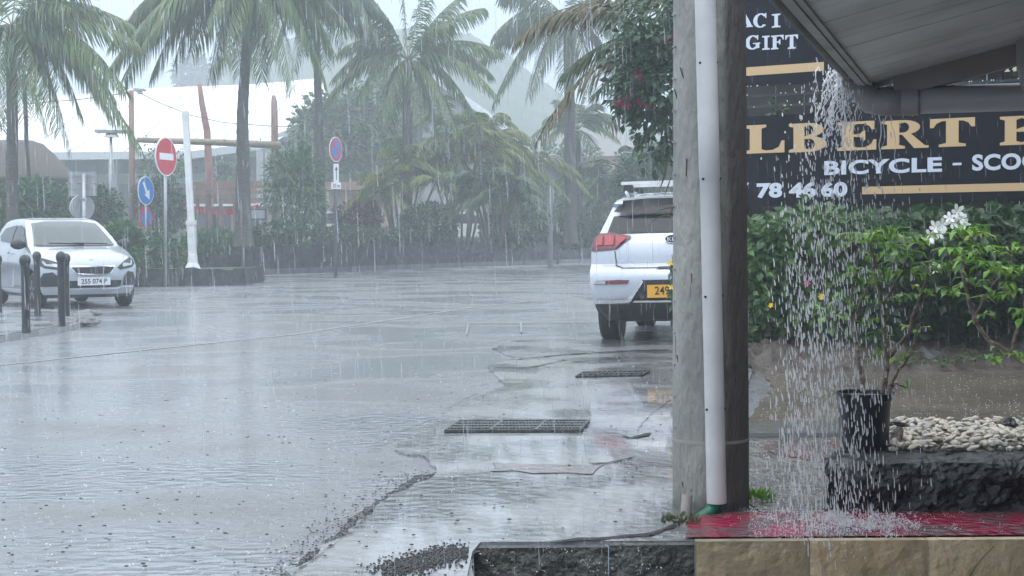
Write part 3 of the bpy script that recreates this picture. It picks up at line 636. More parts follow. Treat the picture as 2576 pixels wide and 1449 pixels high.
# pink house behind the areca palms
t = thing('pink_house', 'pink house seen through gaps in the palms left of the parked car', 'house', tuple(P(1440, 590, 88)))
PINK = mat('pink_render', (.55,.30,.24), .7, c2=(.62,.36,.28), nscale=1)
a = P(1310, 400, 88); b = P(1600, 400, 88); mb = MB(); z1 = P(0, 400, 88).z; mb.box(((a.x+b.x)/2, 92, z1/2), (b.x-a.x, 8, z1)); mb.build('wall', PINK, t)
mb = MB(); mb.prism([(a.x-.6, z1-.1), (b.x+.6, z1-.1), (b.x-1, z1+1.3), (a.x+1, z1+1.3)], (0, 87.4, 0), Vector((1, 0, 0)), Vector((0, 0, 1)), Vector((0, 9, 0))); mb.build('roof', mat('pale_roof', (.55,.52,.5), .6), t)
for x in (1405, 1480, 1540):
    mb = MB(); q = P(x, 470, 88); mb.box((q.x, 87.96, q.z), (1.2, .12, 1.5)); f = mb.build('window', WHITEP, t); mb = MB(); mb.box((q.x, 87.88, q.z), (.9, .06, 1.2)); k_ = mb.build('pane', mat('dark_pane', (.03,.04,.05), .1) if 'dark_pane' not in MATS else MATS['dark_pane'], f, local=True)
    k_.matrix_world = XF[t.name]; k_.matrix_parent_inverse = Matrix.Identity(4); Mi = XF[t.name].inverted(); k_.data.transform(Mi); k_.matrix_local = Matrix.Identity(4)
# thatched hut
THATCH = mat('thatch', (.085,.075,.065), .9, c2=(.13,.115,.10), nscale=4, bump=2, bscale=10, stretch=(4,4,.6))
Y = 58; c = P(40, 470, Y); pp = ppm(Y); t = thing('thatched_hut', 'thatched hut with a rounded steep roof at the left edge', 'hut', (c.x, c.y, ZT-.15))
prof = [(150, 455), (148, 447), (118, 415), (92, 385), (68, 362), (44, 354), (4, 352)]; z0 = P(0, 455, Y).z
mb = MB(); mb.lathe([(r_/pp, P(40, y, Y).z) for r_, y in prof], (c.x, c.y, 0), 28); mb.build('thatch_roof', THATCH, t, smooth=True)
mb = MB(); mb.lathe([(122/pp, ZT-.2), (122/pp, P(40, 458, Y).z)], (c.x, c.y, 0), 28); mb.build('wall', mat('brown_hut_wall', (.09,.06,.05), .8), t)
# timber pergola
WOOD = mat('brown_timber', (.24,.13,.10), .7, c2=(.30,.19,.15), nscale=4, bump=.6, bscale=6); Y = 58
REDB = mat('red_banner', (.65,.02,.05), .6)
bz = ZT-.2
def bpost(x, y0, wpx, Y, m=None, name='post', par=None, top=None):
    b = P(x, y0, Y); mb = MB(); z1 = P(x, top, Y).z; mb.box((b.x, Y, (bz+z1)/2), (wpx/ppm(Y), wpx/ppm(Y), z1-bz)); return mb.build(name, m or WOOD, par)
t = thing('pergola', 'brown timber pergola with thick beams behind the tall leaning palm', 'pergola', tuple(P(570, 590, Y)))
for x0, x1, y, h_, dy in [(480, 675, 466, 19, 0), (487, 665, 485, 10, 1.6), (430, 672, 505, 11, 1.2)]:
    a = P(x0, y+2, Y+dy); b = P(x1, y-2, Y+dy); mb = MB(); mb.bar(a, b, .22, h_/ppm(Y)); mb.build('beam', WOOD, t)
for x, top, wp in [(528, 470, 9), (556, 500, 9), (603, 470, 10), (594, 500, 12), (668, 480, 9), (498, 500, 8)]: bpost(x, 590, wp, Y+.5, None, 'post', t, top)
mb = MB(); mb.bar(P(590, 585, Y+.3), P(604, 500, Y+.3), .10); mb.build('brace', WOOD, t)
t = thing('red_banner', 'narrow red banner strung between posts under the pergola', 'banner', tuple(P(545, 530, Y+1.8)))
mb = MB(); a, b = P(488, 518, Y+1.9), P(650, 514, Y+1.9); n = 20
vs = []
for i in range(n+1): q = a.lerp(b, i/n)-Z*.08*math.sin(PI*i/n)*2; vs += [q, q-Z*.22+Vector((0, .04*math.sin(i*1.3), 0))]
vs += [v+Vector((0, .02, 0)) for v in vs]; k = 2*(n+1)
mb.add(vs, [(2*i, 2*i+1, 2*i+3, 2*i+2) for i in range(n)]+[(k+2*i, k+2*i+2, k+2*i+3, k+2*i+1) for i in range(n)]); mb.build('cloth', REDB, t)
# shed wall with reddish fascia right of it
t = thing('wooden_shed', 'low reddish wooden shed behind the parking sign', 'shed', tuple(P(890, 590, 66)))
mb = MB(); a, b = P(828, 480, 66), P(975, 480, 66); z1 = a.z; mb.box(((a.x+b.x)/2, 67.5, (bz+z1)/2), (b.x-a.x, 3, z1-bz)); mb.build('wall', mat('pale_shed_wall', (.38,.27,.24), .8, c2=(.3,.2,.18), nscale=2), t)
mb = MB(); mb.box(((a.x+b.x)/2, 67.4, z1+.2), (b.x-a.x+.5, 3.6, .36)); mb.build('roof', WOOD, t)
t = thing('snack_kiosk', 'pale kiosk with pinkish walls standing under the pergola', 'kiosk', tuple(P(560, 590, 64)))
a, b = P(455, 520, 64), P(690, 520, 64); mb = MB(); mb.box(((a.x+b.x)/2, 66, (bz+a.z)/2), (b.x-a.x, 3, a.z-bz)); mb.build('wall', mat('kiosk_wall', (.42,.35,.36), .8, c2=(.34,.3,.31), nscale=2), t)
mb = MB(); mb.box(((a.x+b.x)/2, 65.9, a.z+.06), (b.x-a.x+.8, 3.6, .1)); mb.build('roof', WHITEP, t)
for x in (510, 545, 630):
    mb = MB(); q = P(x, 560, 64); mb.box((q.x, 64.47, q.z), (1.0, .08, 1.1)); mb.build('window', mat('kiosk_window', (.10,.11,.13), .2) if 'kiosk_window' not in MATS else MATS['kiosk_window'], t)
# long horizontal bamboo pole on two uprights, with creeper
BAM = mat('bamboo_pole', (.24,.19,.13), .6, c2=(.3,.25,.17), nscale=3)
REDW = mat('reddish_pole_wood', (.28,.10,.085), .7, c2=(.33,.2,.16), nscale=3)
Y = 56
t = thing('pole_frame', 'tall brown upright pole carrying a long horizontal bamboo pole', 'pole frame', tuple(P(690, 600, Y)))
mb = MB(); mb.tube([P(345, 352, Y), P(480, 356, Y), P(600, 360, Y), P(705, 366, Y)], [.10, .12, .13, .14], 8); mb.build('crossbar', BAM, t, smooth=True)
mb = MB(); q = P(696, 600, Y+.25); q.z = bz; mb.tube([q, P(692, 420, Y+.25), P(690, 258, Y+.25), P(688, 240, Y+.25)], [.16, .15, .12, .07], 8); mb.build('upright', WOOD, t, smooth=True)
mb = MB(); q = P(335, 600, Y+.25); q.z = bz; mb.tube([q, P(332, 420, Y+.25), P(330, 228, Y+.25)], [.13, .12, .10], 8); mb.build('upright', WOOD, t, smooth=True)
mb = MB()
for i in range(150):
    k = rnd.random(); q = P(345+360*k, 352+14*k, Y); q += ball(.25)*(.3 if rnd.random() < .5 else 1.2) if k < .45 or k > .8 else ball(.2); leaf(mb, q, ball(), Z, .14, .07)
mb.build('creeper', GRN2, t)
t = thing('crooked_red_pole', 'crooked tall reddish wooden pole behind the white post', 'pole', tuple(P(525, 590, 60)))
mb = MB(); q = P(527, 590, 60); q.z = bz; mb.tube([q, P(526, 430, 60), P(521, 330, 60), P(508, 260, 60), P(502, 212, 60)], [.17, .16, .14, .12, .09], 8); mb.build('shaft', REDW, t, smooth=True)
CBL = mat('cable', (.10,.11,.12), .6)
for i, (pts, lb) in enumerate([([(335, 226), (400, 258), (480, 290), (560, 308), (690, 318), (800, 318)], 'thin dark cable sagging from the left upright towards the slender palm'), ([(60, 262), (200, 250), (335, 232)], 'faint cable running left from the tall upright post')]):
    mb = MB(); mb.tube([P(x, y, 57) for x, y in pts], .022, 4); tag(mb.build('cable', CBL), lb, 'cable')
# T-topped lamp and the other street lamp
def tlamp(x, ytop, Y, w0, w1, label, wp=10):
    b = P(x, 560, Y); t = thing('street_lamp', label, 'street lamp', (b.x, b.y, 0)); mb = MB(); tz = P(x, ytop, Y)
    mb.tube([(b.x, b.y, 0), (b.x, b.y, tz.z*.5), tz], [wp/2/ppm(Y)*1.2, wp/2/ppm(Y), wp/2/ppm(Y)*.8], 8); mb.build('pole', STEEL, t, smooth=True)
    a = P(x+w0, ytop-1, Y); c = P(x+w1, ytop+1, Y); mb = MB(); mb.bar(a, c, .35, .10); mb.box(((a.x+c.x)/2, Y, tz.z-.12), ((c.x-a.x)*.45, .3, .14), taper=.6); mb.build('lamp_head', STEEL, t)
tlamp(279, 331, 50, -38, 42, 'street lamp with a flat wide T-shaped head left of the no-entry sign', 9)
tlamp(330, 226, 70, 8, 36, 'small street lamp head peeping out above the tent roof edge', 6)
# ---------------------------------------------------------------- road signs
RED = mat('sign_red', (.50,.015,.035), .35); BLUE = mat('sign_blue', (.02,.18,.50), .35); WHITE = mat('sign_white', (.75,.77,.79), .35); BACK = mat('sign_back_grey', (.24,.25,.26), .5, c2=(.3,.31,.32), nscale=5); BLACK = mat('sign_black', (.012,.012,.014), .5)
def post(t, x, ytop, ybot, Y, r_, m=STEEL, z0=0, name='post', lean=0):
    mb = MB(); a = P(x, ybot, Y); a.z = z0; b = P(x, ytop, Y); b.x += lean; mb.tube([a, b], r_, 8); return mb.build(name, m, t, smooth=True)
class Disc:
    """round or square panel turned by yaw about the vertical; u,v in panel coordinates"""
    def __init__(s, c, yaw): s.c = Vector(c); s.ax = Vector((math.cos(yaw), math.sin(yaw), 0)); s.n = Vector((math.sin(yaw), -math.cos(yaw), 0)); s.yaw = yaw
    def disc(s, r_, d0, d1, m, name, t, ry=None, c=(0, 0)):
        mb = MB(); n = 36; ry = ry or r_; o = s.c+s.ax*c[0]+Z*c[1]+s.n*d0
        mb.prism([(r_*math.cos(2*PI*i/n), ry*math.sin(2*PI*i/n)) for i in range(n)], o, s.ax, Z, s.n*(d1-d0)); return mb.build(name, m, t)
    def poly(s, pts, d0, d1, m, name, t): mb = MB(); mb.prism(pts, s.c+s.n*d0, s.ax, Z, s.n*(d1-d0)); return mb.build(name, m, t)
    def text(s, txt, x, y, wd, hg, d, m, name, t, bold=.02):
        mb = MB(); put_text(mb, txt, s.c+s.ax*x+Z*y+s.n*d, s.ax, Z, wd, hg, bold, depth=-s.n*.002); return mb.build(name, m, t)
Y = 36.5; p = ppm(Y); yaw = R(71)
b = P(420, 725, Y); t = thing('no_entry_sign', 'red round no-entry sign with white bar on a tall grey post', 'road sign', (b.x, b.y, 0))
post(t, 416, 350, 725, Y+.06, .042); d = Disc(P(418, 394, Y), yaw); r_ = 49/p
d.disc(r_, -.02, 0, WHITE, 'sign_rim', t); d.disc(r_*.93, .001, .008, RED, 'sign_face', t); d.poly([(-.36*r_*2*.9, -.085*2*r_), (.36*r_*2*.9, -.085*2*r_), (.36*r_*2*.9, .085*2*r_), (-.36*r_*2*.9, .085*2*r_)], .009, .014, WHITE, 'white_bar', t)
Y = 41.2; p = ppm(Y); b = P(369, 700, Y); t = thing('keep_right_sign', 'round blue arrow sign above a half-hidden red and blue disc and a small arrow plate', 'road sign', (b.x, b.y, 0))
post(t, 366, 448, 690, Y+.06, .04, z0=.3); d = Disc(P(367.5, 480, Y), yaw); r_ = 36/p
d.disc(r_, -.02, 0, WHITE, 'sign_rim', t); d.disc(r_*.94, .001, .008, BLUE, 'sign_face', t)
ca, sa = math.cos(R(-58)), math.sin(R(-58))
arrow = [(-.62, .09), (.10, .09), (.10, .30), (.62, 0), (.10, -.30), (.10, -.09), (-.62, -.09)]
ang = R(-58); d.poly([((x*math.cos(ang)-y*math.sin(ang))*r_*1.15, (x*math.sin(ang)+y*math.cos(ang))*r_*1.15) for x, y in arrow], .009, .013, WHITE, 'arrow', t)
d = Disc(P(368, 549, Y+.1), yaw); r_ = 30/p; d.disc(r_, -.02, 0, RED, 'prohibition_disc', t); d.disc(r_*.76, .001, .007, BLUE, 'blue_centre', t); d.poly([(-.6*r_, .66*r_), (-.66*r_, .56*r_), (.6*r_, -.66*r_), (.66*r_, -.56*r_)][::-1], .008, .012, RED, 'red_slash', t)
d = Disc(P(369, 626, Y), R(55)); d.poly([(-.10, -.36), (.10, -.36), (.10, .36), (-.10, .36)], -.01, .0, WHITE, 'arrow_plate', t); d.poly([(-.012, -.2), (.012, -.2), (.012, .08), (.06, .08), (0, .22), (-.06, .08), (-.012, .08)], .002, .006, BLACK, 'arrow', t)
# no-parking sign with arrow plate and 20 m plate
Y = 45.5; p = ppm(Y); b = P(845, 690, Y); t = thing('no_parking_sign', 'round blue and red no-parking sign over arrow and distance plates', 'road sign', (b.x, b.y, 0))
post(t, 844, 348, 690, Y+.08, .055, mat('green_grey_post', (.07,.095,.10), .5)); d = Disc(P(845, 376, Y), R(67)); r_ = 31.5/p
d.disc(r_, -.02, 0, WHITE, 'sign_rim', t); d.disc(r_*.93, .001, .006, RED, 'red_ring', t); d.disc(r_*.70, .007, .011, BLUE, 'blue_centre', t)
q = .70*r_*.72; d.poly([(-q-.03, q-.03), (-q+.03, q+.03), (q+.03, -q+.03), (q-.03, -q-.03)][::-1], .012, .016, RED, 'red_slash', t)
d = Disc(P(846, 436, Y), R(42)); hw, hh = 6.2/p/.8, 24/p; d.poly([(-hw, -hh), (hw, -hh), (hw, hh), (-hw, hh)], -.02, 0, WHITE, 'arrow_plate', t)
d.poly([(-.011, -.7*hh), (.011, -.7*hh), (.011, .35*hh), (.055, .30*hh), (0, .72*hh), (-.055, .30*hh), (-.011, .35*hh)], .002, .006, BLACK, 'arrow', t)
d = Disc(P(846, 467, Y), R(42)); hw, hh = 12.5/p/.87, 8.2/p; d.poly([(-hw, -hh), (hw, -hh), (hw, hh), (-hw, hh)], -.02, 0, WHITE, 'distance_plate', t); d.text('20 m', -.78*hw, -.6*hh, 1.56*hw, 1.2*hh, .004, BLACK, 'plate_text', t, .01)
# backs of two sign panels and a round sign on one post
Y = 39; p = ppm(Y); b = P(213, 600, Y); t = thing('traffic_sign', 'grey backs of two stacked panels and a round sign on one pale post', 'road sign', (b.x, b.y, 0))
post(t, 211, 437, 700, Y-.1, .06, STEEL); d = Disc(P(207, 462, Y), R(12))
for z_ in (.155, -.175):
    d.poly([(-.34, z_-.15), (.36, z_-.15), (.36, z_+.16), (-.36, z_+.16)], 0, .04, BACK, 'panel_back', t); d.poly([(-.36, z_+.03), (.36, z_+.03), (.36, z_+.05), (-.36, z_+.05)], .041, .06, mat('rail_grey', (.26,.27,.28), .5) if 'rail_grey' not in MATS else MATS['rail_grey'], 'rail', t)
d = Disc(P(207, 522, Y), R(40)); d.disc(.33, 0, .03, BACK, 'round_back', t); d.disc(.345, -.02, -.001, WHITE, 'rim', t)
d = Disc(P(211, 500, Y), R(12)); d.poly([(-.1, -.02), (.1, -.02), (.1, .02), (-.1, .02)], .16, .19, STEEL, 'clamp', t)
# framed panel on the wall
Y = 46; p = ppm(Y); b = P(652, 640, Y-.6); t = thing('framed_panel', 'blank pale panel in a dark frame behind the tall leaning palm', 'sign panel', (b.x, b.y, ZT-.2))
a = P(601, 553, Y+.8); c = P(669, 526, Y+.8); mb = MB(); mb.box(((a.x+c.x)/2, Y+.8, (a.z+c.z)/2), (c.x-a.x, .05, c.z-a.z)); mb.build('frame', DKMETAL, t)
mb = MB(); mb.box(((a.x+c.x)/2, Y+.76, (a.z+c.z)/2), (c.x-a.x-.07, .03, c.z-a.z-.07)); mb.build('panel', mat('pale_panel', (.36,.4,.43), .4), t)
post(t, 656, 553, 700, Y+.86, .045, STEEL, z0=0); post(t, 612, 553, 700, Y+.86, .045, STEEL, z0=0)
# leaning white post with flared foot
Y = 38.9; b = P(485, 678, Y); z0 = .42; t = thing('white_post', 'tall square white-painted post leaning slightly on the low lava planter', 'post', (b.x, b.y, z0))
mb = MB(); q = Vector((b.x, Y, z0)); tp_ = P(466, 280, Y); k = P(481, 560, Y)
for a_, b_, w_ in [(q+Vector((0, 0, .25)), k, .19), (k, tp_, .155)]: mb.bar(a_, b_, w_, w_, upv=Vector((0, 1, 0)))
mb.build('shaft', WHITEP, t)
mb = MB(); mb.lathe([(.21, z0-.02), (.19, z0+.03), (.135, z0+.14), (.12, z0+.34), (.11, z0+.36)], (b.x, Y, 0), 14); mb.build('flared_foot', WHITEP, t)
mb = MB(); mb.bar(k-Vector((0, 0, .06)), k+Vector((0, 0, .06)), .23, .23, upv=Vector((0, 1, 0))); mb.build('collar', WHITEP, t)
# round mirror (seen from behind) on post
Y = 56; b = P(1390, 660, Y); t = thing('traffic_mirror', 'round grey traffic mirror seen from behind on a pale double post', 'traffic mirror', (b.x, b.y, 0))
post(t, 1384, 412, 660, Y+.1, .10, STEEL); post(t, 1391, 420, 520, Y+.02, .045, WHITEP, z0=P(0, 520, Y).z, name='bracket'); d = Disc(P(1393, 420, Y), R(25)); d.disc(.46, 0, .08, mat('mirror_back', (.24,.26,.28), .5), 'dish', t); d.disc(.49, -.03, -.001, WHITEP, 'rim', t)
# parked cars half hidden far behind the hedge
def far_car(x, y, Y, label, m):
    b = P(x, y, Y); t = thing('distant_car', label, 'car', (b.x, Y, ZT-.2), 0, 'distant parked cars behind the hedge'); mb = MB()
    mb.prism([(-1.9, .25), (1.9, .25), (1.95, .7), (1.2, .85), (.75, 1.4), (-1.2, 1.42), (-1.8, .9), (-1.95, .6)], Vector((b.x, Y, ZT-.2)), Vector((1, 0, 0)), Z, Vector((0, 1.6, 0))); mb.build('body', m, t)
    mb = MB(); mb.prism([(-1.1, .9), (1.0, .9), (.68, 1.32), (-1.05, 1.34)], Vector((b.x, Y-.012, ZT-.2)), Vector((1, 0, 0)), Z, Vector((0, .01, 0))); mb.build('side_window', MATS['dark_pane'], t)
    for s_ in (-1.2, 1.2): mb = MB(); mb.lathe([(.32, -.1), (.32, .12)], (b.x+s_, Y, ZT+.12), 16, M=Matrix.Rotation(PI/2, 3, 'X')); mb.build('wheel', BLACK, t)
far_car(800, 560, 62, 'white car half hidden behind the oleander bush', WHITEP)
far_car(1155, 590, 66, 'white car seen through the gap between the areca palms', WHITEP)
# ================================================================ BOLLARDS
def bollard():
    t = thing('bollard', '', 'bollard', (0, 0, 0), 0, 'dark bollards with rounded caps on the traffic island'); XF[t.name] = Matrix.Identity(4)
    mb = MB(); mb.lathe([(.052, 0), (.050, .03), (.045, .08), (.045, .80)], (0, 0, 0), 16); mb.build('shaft', DKMETAL, t, smooth=False)
    mb = MB(); mb.lathe([(.037, .795), (.037, .815), (.053, .835), (.063, .875), (.060, .915), (.042, .945), (.012, .96)], (0, 0, 0), 16); mb.build('cap', DKMETAL, t, smooth=True)
    mb = MB(); mb.lathe([(.046, .80), (.051, .805), (.051, .82), (.046, .825)], (0, 0, 0), 16); mb.build('collar', DKMETAL, t)
    return t
b0_ = bollard()
for i, (x, y, lb) in enumerate([(66, 838, 'bollard standing alone nearest the island kerb, in front of the car door'), (95, 792, 'bollard in front of the car bonnet corner, behind the nearest one'), (156, 821, 'front bollard of the overlapping pair before the grille'), (168, 803, 'rear bollard of the overlapping pair before the grille'), (-3, 787, 'bollard cut off by the left edge of the picture')]):
    q = G(x, y, .07); s_ = 1.0
    if i == 0: b0_.location = (q.x, q.y, .07); b0_['label'] = lb; o = b0_
    else: o = dup(b0_, (q.x, q.y, .07), None, lb)
    ztop = [(640), (632), (632), (637), (640)][i]; o.scale.z = (P(x, ztop, q.y).z-.07)/.96; o.scale.x = o.scale.y = (1.0 if i else 1.05)
# ================================================================ CARS
CARW = mat('white_car_paint', (.42,.46,.51), .28, metal=.35, c2=(.38,.42,.47), nscale=2, coat=1); SILV = mat('silver_car_paint', (.52,.56,.62), .25, metal=.3, c2=(.48,.52,.58), nscale=2, coat=1)
GLASS = mat('car_glass', (.018,.022,.028), .08, spec=.5); WSG = mat('windscreen_glass', (.04,.06,.062), .08, spec=.7)
PLAS = mat('black_plastic', (.016,.018,.02), .4); TYRE = mat('tyre_rubber', (.012,.012,.013), .6); RIM = mat('alloy_rim', (.3,.31,.32), .3, .7); CHR = mat('chrome_trim', (.75,.77,.8), .12, .9)
LENS = mat('red_lamp_lens', (.38,.006,.02), .12, coat=1); LENSD = mat('dark_red_lens', (.14,.004,.012), .12, coat=1); CLR = mat('clear_lamp', (.35,.38,.4), .1, coat=1); PLW = mat('plate_white', (.62,.66,.7), .4); PLY = mat('plate_yellow', (.72,.38,.03), .4)
def lerp_tab(tab, z):
    if z <= tab[0][0]: return tab[0][1:]
    for i in range(len(tab)-1):
        a, b = tab[i], tab[i+1]
        if z <= b[0]:
            k = (z-a[0])/(b[0]-a[0]); p0 = tab[max(0, i-1)]; p3 = tab[min(len(tab)-1, i+2)]
            return tuple(a[j]+(b[j]-a[j])*k for j in range(1, len(a)))
    return tab[-1][1:]
def carbody(tab, levels, nf=5.0, nr=4.5, N=17, K=14):
    """tab rows: z, y_near, y_far, half width, near bow, far bow, near corner power -> stacked plan slices"""
    vs = []; zs = []
    for z in levels:
        y0, y1, hw, b0, b1 = lerp_tab(tab, z)[:5]; loop = []
        for i in range(N): u = -1+2*i/(N-1); u = math.copysign(abs(u)**.75, u); loop.append((u*hw, y0+b0*abs(u)**3.2))
        for i in range(1, K): k = i/K; ya = y0+b0; yb = y1-b1; loop.append((hw*(1+.02*math.sin(PI*k)), ya+(yb-ya)*k))
        for i in range(N): u = 1-2*i/(N-1); u = math.copysign(abs(u)**.75, u); loop.append((u*hw, y1-b1*abs(u)**3.2))
        for i in range(1, K): k = i/K; ya = y0+b0; yb = y1-b1; loop.append((-hw*(1+.02*math.sin(PI*k)), yb+(ya-yb)*k))
        vs += [Vector((x, y, z)) for x, y in loop]; m = len(loop)
    n = len(levels); fs = [(i*m+k, i*m+(k+1)%m, (i+1)*m+(k+1)%m, (i+1)*m+k) for i in range(n-1) for k in range(m)]
    fs += [tuple(range(m-1, -1, -1)), tuple((n-1)*m+k for k in range(m))]
    return vs, fs
def decal(bvh, poly, axis, m, name, t, off=.005, res=.05, thick=0, sgn=-1):
    """polygon in front (x,z) or side (y,z) view laid onto the body surface"""
    b = bmesh.new(); vv = [b.verts.new((x, 0, z)) for x, z in poly]; b.faces.new(vv); bmesh.ops.triangulate(b, faces=b.faces)
    xs = [p[0] for p in poly]; zs = [p[1] for p in poly]
    for lo, hi, no in ((min(xs), max(xs), Vector((1, 0, 0))), (min(zs), max(zs), Vector((0, 0, 1)))):
        k = max(1, int((hi-lo)/res))
        for i in range(1, k): bmesh.ops.bisect_plane(b, geom=b.verts[:]+b.edges[:]+b.faces[:], plane_co=no*(lo+(hi-lo)*i/k), plane_no=no)
    for v in b.verts:
        if axis == 'y': o = Vector((v.co.x, 10*sgn, v.co.z)); d = Vector((0, -sgn, 0))
        else: o = Vector((10*sgn, v.co.x, v.co.z)); d = Vector((-sgn, 0, 0))
        h, nn, _, _ = bvh.ray_cast(o, d)
        if h is None: h = Vector((v.co.x, 0, v.co.z)) if axis == 'y' else Vector((0, v.co.x, v.co.z)); nn = -d
        if nn.dot(d) > 0: nn = -nn
        v.co = h+nn*off-d*off
    me = bpy.data.meshes.new(name); b.to_mesh(me); b.free(); me.materials.append(m); me.polygons.foreach_set('use_smooth', [True]*len(me.polygons))
    o = bpy.data.objects.new(name, me); C.objects.link(o); o.parent = t
    if thick: s_ = o.modifiers.new('s', 'SOLIDIFY'); s_.thickness = thick; s_.offset = 0
    return o
def finish_body(vs, fs, m, t, wheels, r_, hw, name='body', smooth=True):
    me = bpy.data.meshes.new(name); me.from_pydata([tuple(v) for v in vs], [], fs); me.materials.append(m)
    o = bpy.data.objects.new(name, me); C.objects.link(o)
    cut = MB()
    for y in wheels:
        for s_ in (-1, 1): cut.lathe([(r_, -.17), (r_, .17)], (s_*(hw-.10), y, .30), 24, M=Matrix.Rotation(PI/2, 3, 'Y'))
    me.materials.append(PLAS); c_ = cut.build('cut', PLAS); c_.hide_render = True
    md = o.modifiers.new('b', 'BOOLEAN'); md.operation = 'DIFFERENCE'; md.object = c_; md.solver = 'EXACT'
    dg = bpy.context.evaluated_depsgraph_get(); dg.update(); ne = bpy.data.meshes.new_from_object(o.evaluated_get(dg)); bpy.data.objects.remove(c_)
    o.modifiers.clear(); o.data = ne; ne.name = name
    zc = min(v.co.z for v in ne.vertices)+(.15 if hw > .85 else .07)
    for p_ in ne.polygons:
        if p_.center.z < zc: p_.material_index = len(ne.materials)-1
    if smooth: ne.polygons.foreach_set('use_smooth', [True]*len(ne.polygons)); ne.set_sharp_from_angle(angle=R(38))
    o.parent = t; return o
def wheel(t, x, y, r_, wd, s_):
    M = Matrix.Rotation(PI/2*s_, 3, 'Y'); o = MB(); o.lathe([(r_*.62, -wd/2), (r_*.92, -wd/2), (r_, -wd*.36), (r_, wd*.36), (r_*.92, wd/2), (r_*.62, wd/2)], (x, y, r_), 28, M=M); w_ = o.build('wheel', TYRE, t, local=True, smooth=False)
    o = MB(); o.lathe([(r_*.64, wd*.30), (r_*.60, wd*.46), (r_*.52, wd*.40), (.02, wd*.34)], (x, y, r_), 28, M=M)
    for k in range(5):
        a = 2*PI*k/5; d = M @ Vector((math.cos(a), math.sin(a), 0)); q = Vector((x, y, r_))+M @ Vector((0, 0, wd*.44)); o.bar(q+d*.04, q+d*r_*.58, .045, .03, upv=M @ Vector((0, 0, 1)))
    o.build('rim', RIM, w_, local=True)
# ---- white hatchback: front faces -y in its own frame
pc = P(244, 700, 25.6); t = thing('hatchback_car', 'small silver-white hatchback facing us behind the bollards, white number plate', 'car', (P(110, 700, 26.9).x+.42, 26.6, 0), R(33)); t.scale = (1.07, 1.07, 1.07)
tab = [(.17, -1.60, 1.62, .70, .22, .12), (.28, -1.70, 1.70, .76, .30, .16), (.50, -1.74, 1.72, .80, .34, .16), (.66, -1.72, 1.73, .815, .36, .16), (.74, -1.68, 1.72, .81, .38, .16),
       (.80, -1.61, 1.71, .80, .38, .16), (.86, -1.45, 1.70, .79, .34, .16), (.91, -1.25, 1.69, .775, .26, .17), (.955, -1.02, 1.68, .76, .17, .18), (.99, -.86, 1.66, .745, .14, .2), (1.15, -.60, 1.58, .70, .12, .22), (1.30, -.34, 1.48, .645, .10, .25),
       (1.39, -.13, 1.38, .60, .08, .26), (1.43, .02, 1.22, .56, .06, .25), (1.455, .22, 1.0, .48, .04, .2), (1.465, .5, .8, .30, .02, .1)]
lv = [.17, .22, .28, .36, .44, .50, .58, .66, .70, .74, .77, .80, .83, .86, .885, .91, .935, .955, .975, .99, 1.05, 1.10, 1.15, 1.2, 1.25, 1.30, 1.35, 1.39, 1.41, 1.43, 1.445, 1.455, 1.465]
vs, fs = carbody(tab, lv); bvh = BVHTree.FromPolygons(vs, fs)
finish_body(vs, fs, CARW, t, (-1.08, 1.26), .345, .80)
def D(poly, axis, m, name, **k): return decal(bvh, poly, axis, m, name, t, **k)
D([(-.66, .995), (-.60, .985), (.60, .985), (.66, .995), (.535, 1.36), (.30, 1.395), (-.30, 1.395), (-.535, 1.36)], 'y', WSG, 'windscreen', off=.006)
D([(-.62, .985), (.62, .985), (.62, 1.012), (-.62, 1.012)], 'y', PLAS, 'scuttle', off=.008)
mb = MB(); 
for x0, x1 in ((-.45, .12), (-.05, .50)): mb.bar((x0, -.885, 1.035), (x1, -.86, 1.02), .02, .02)
mb.build('wipers', PLAS, t, local=True)
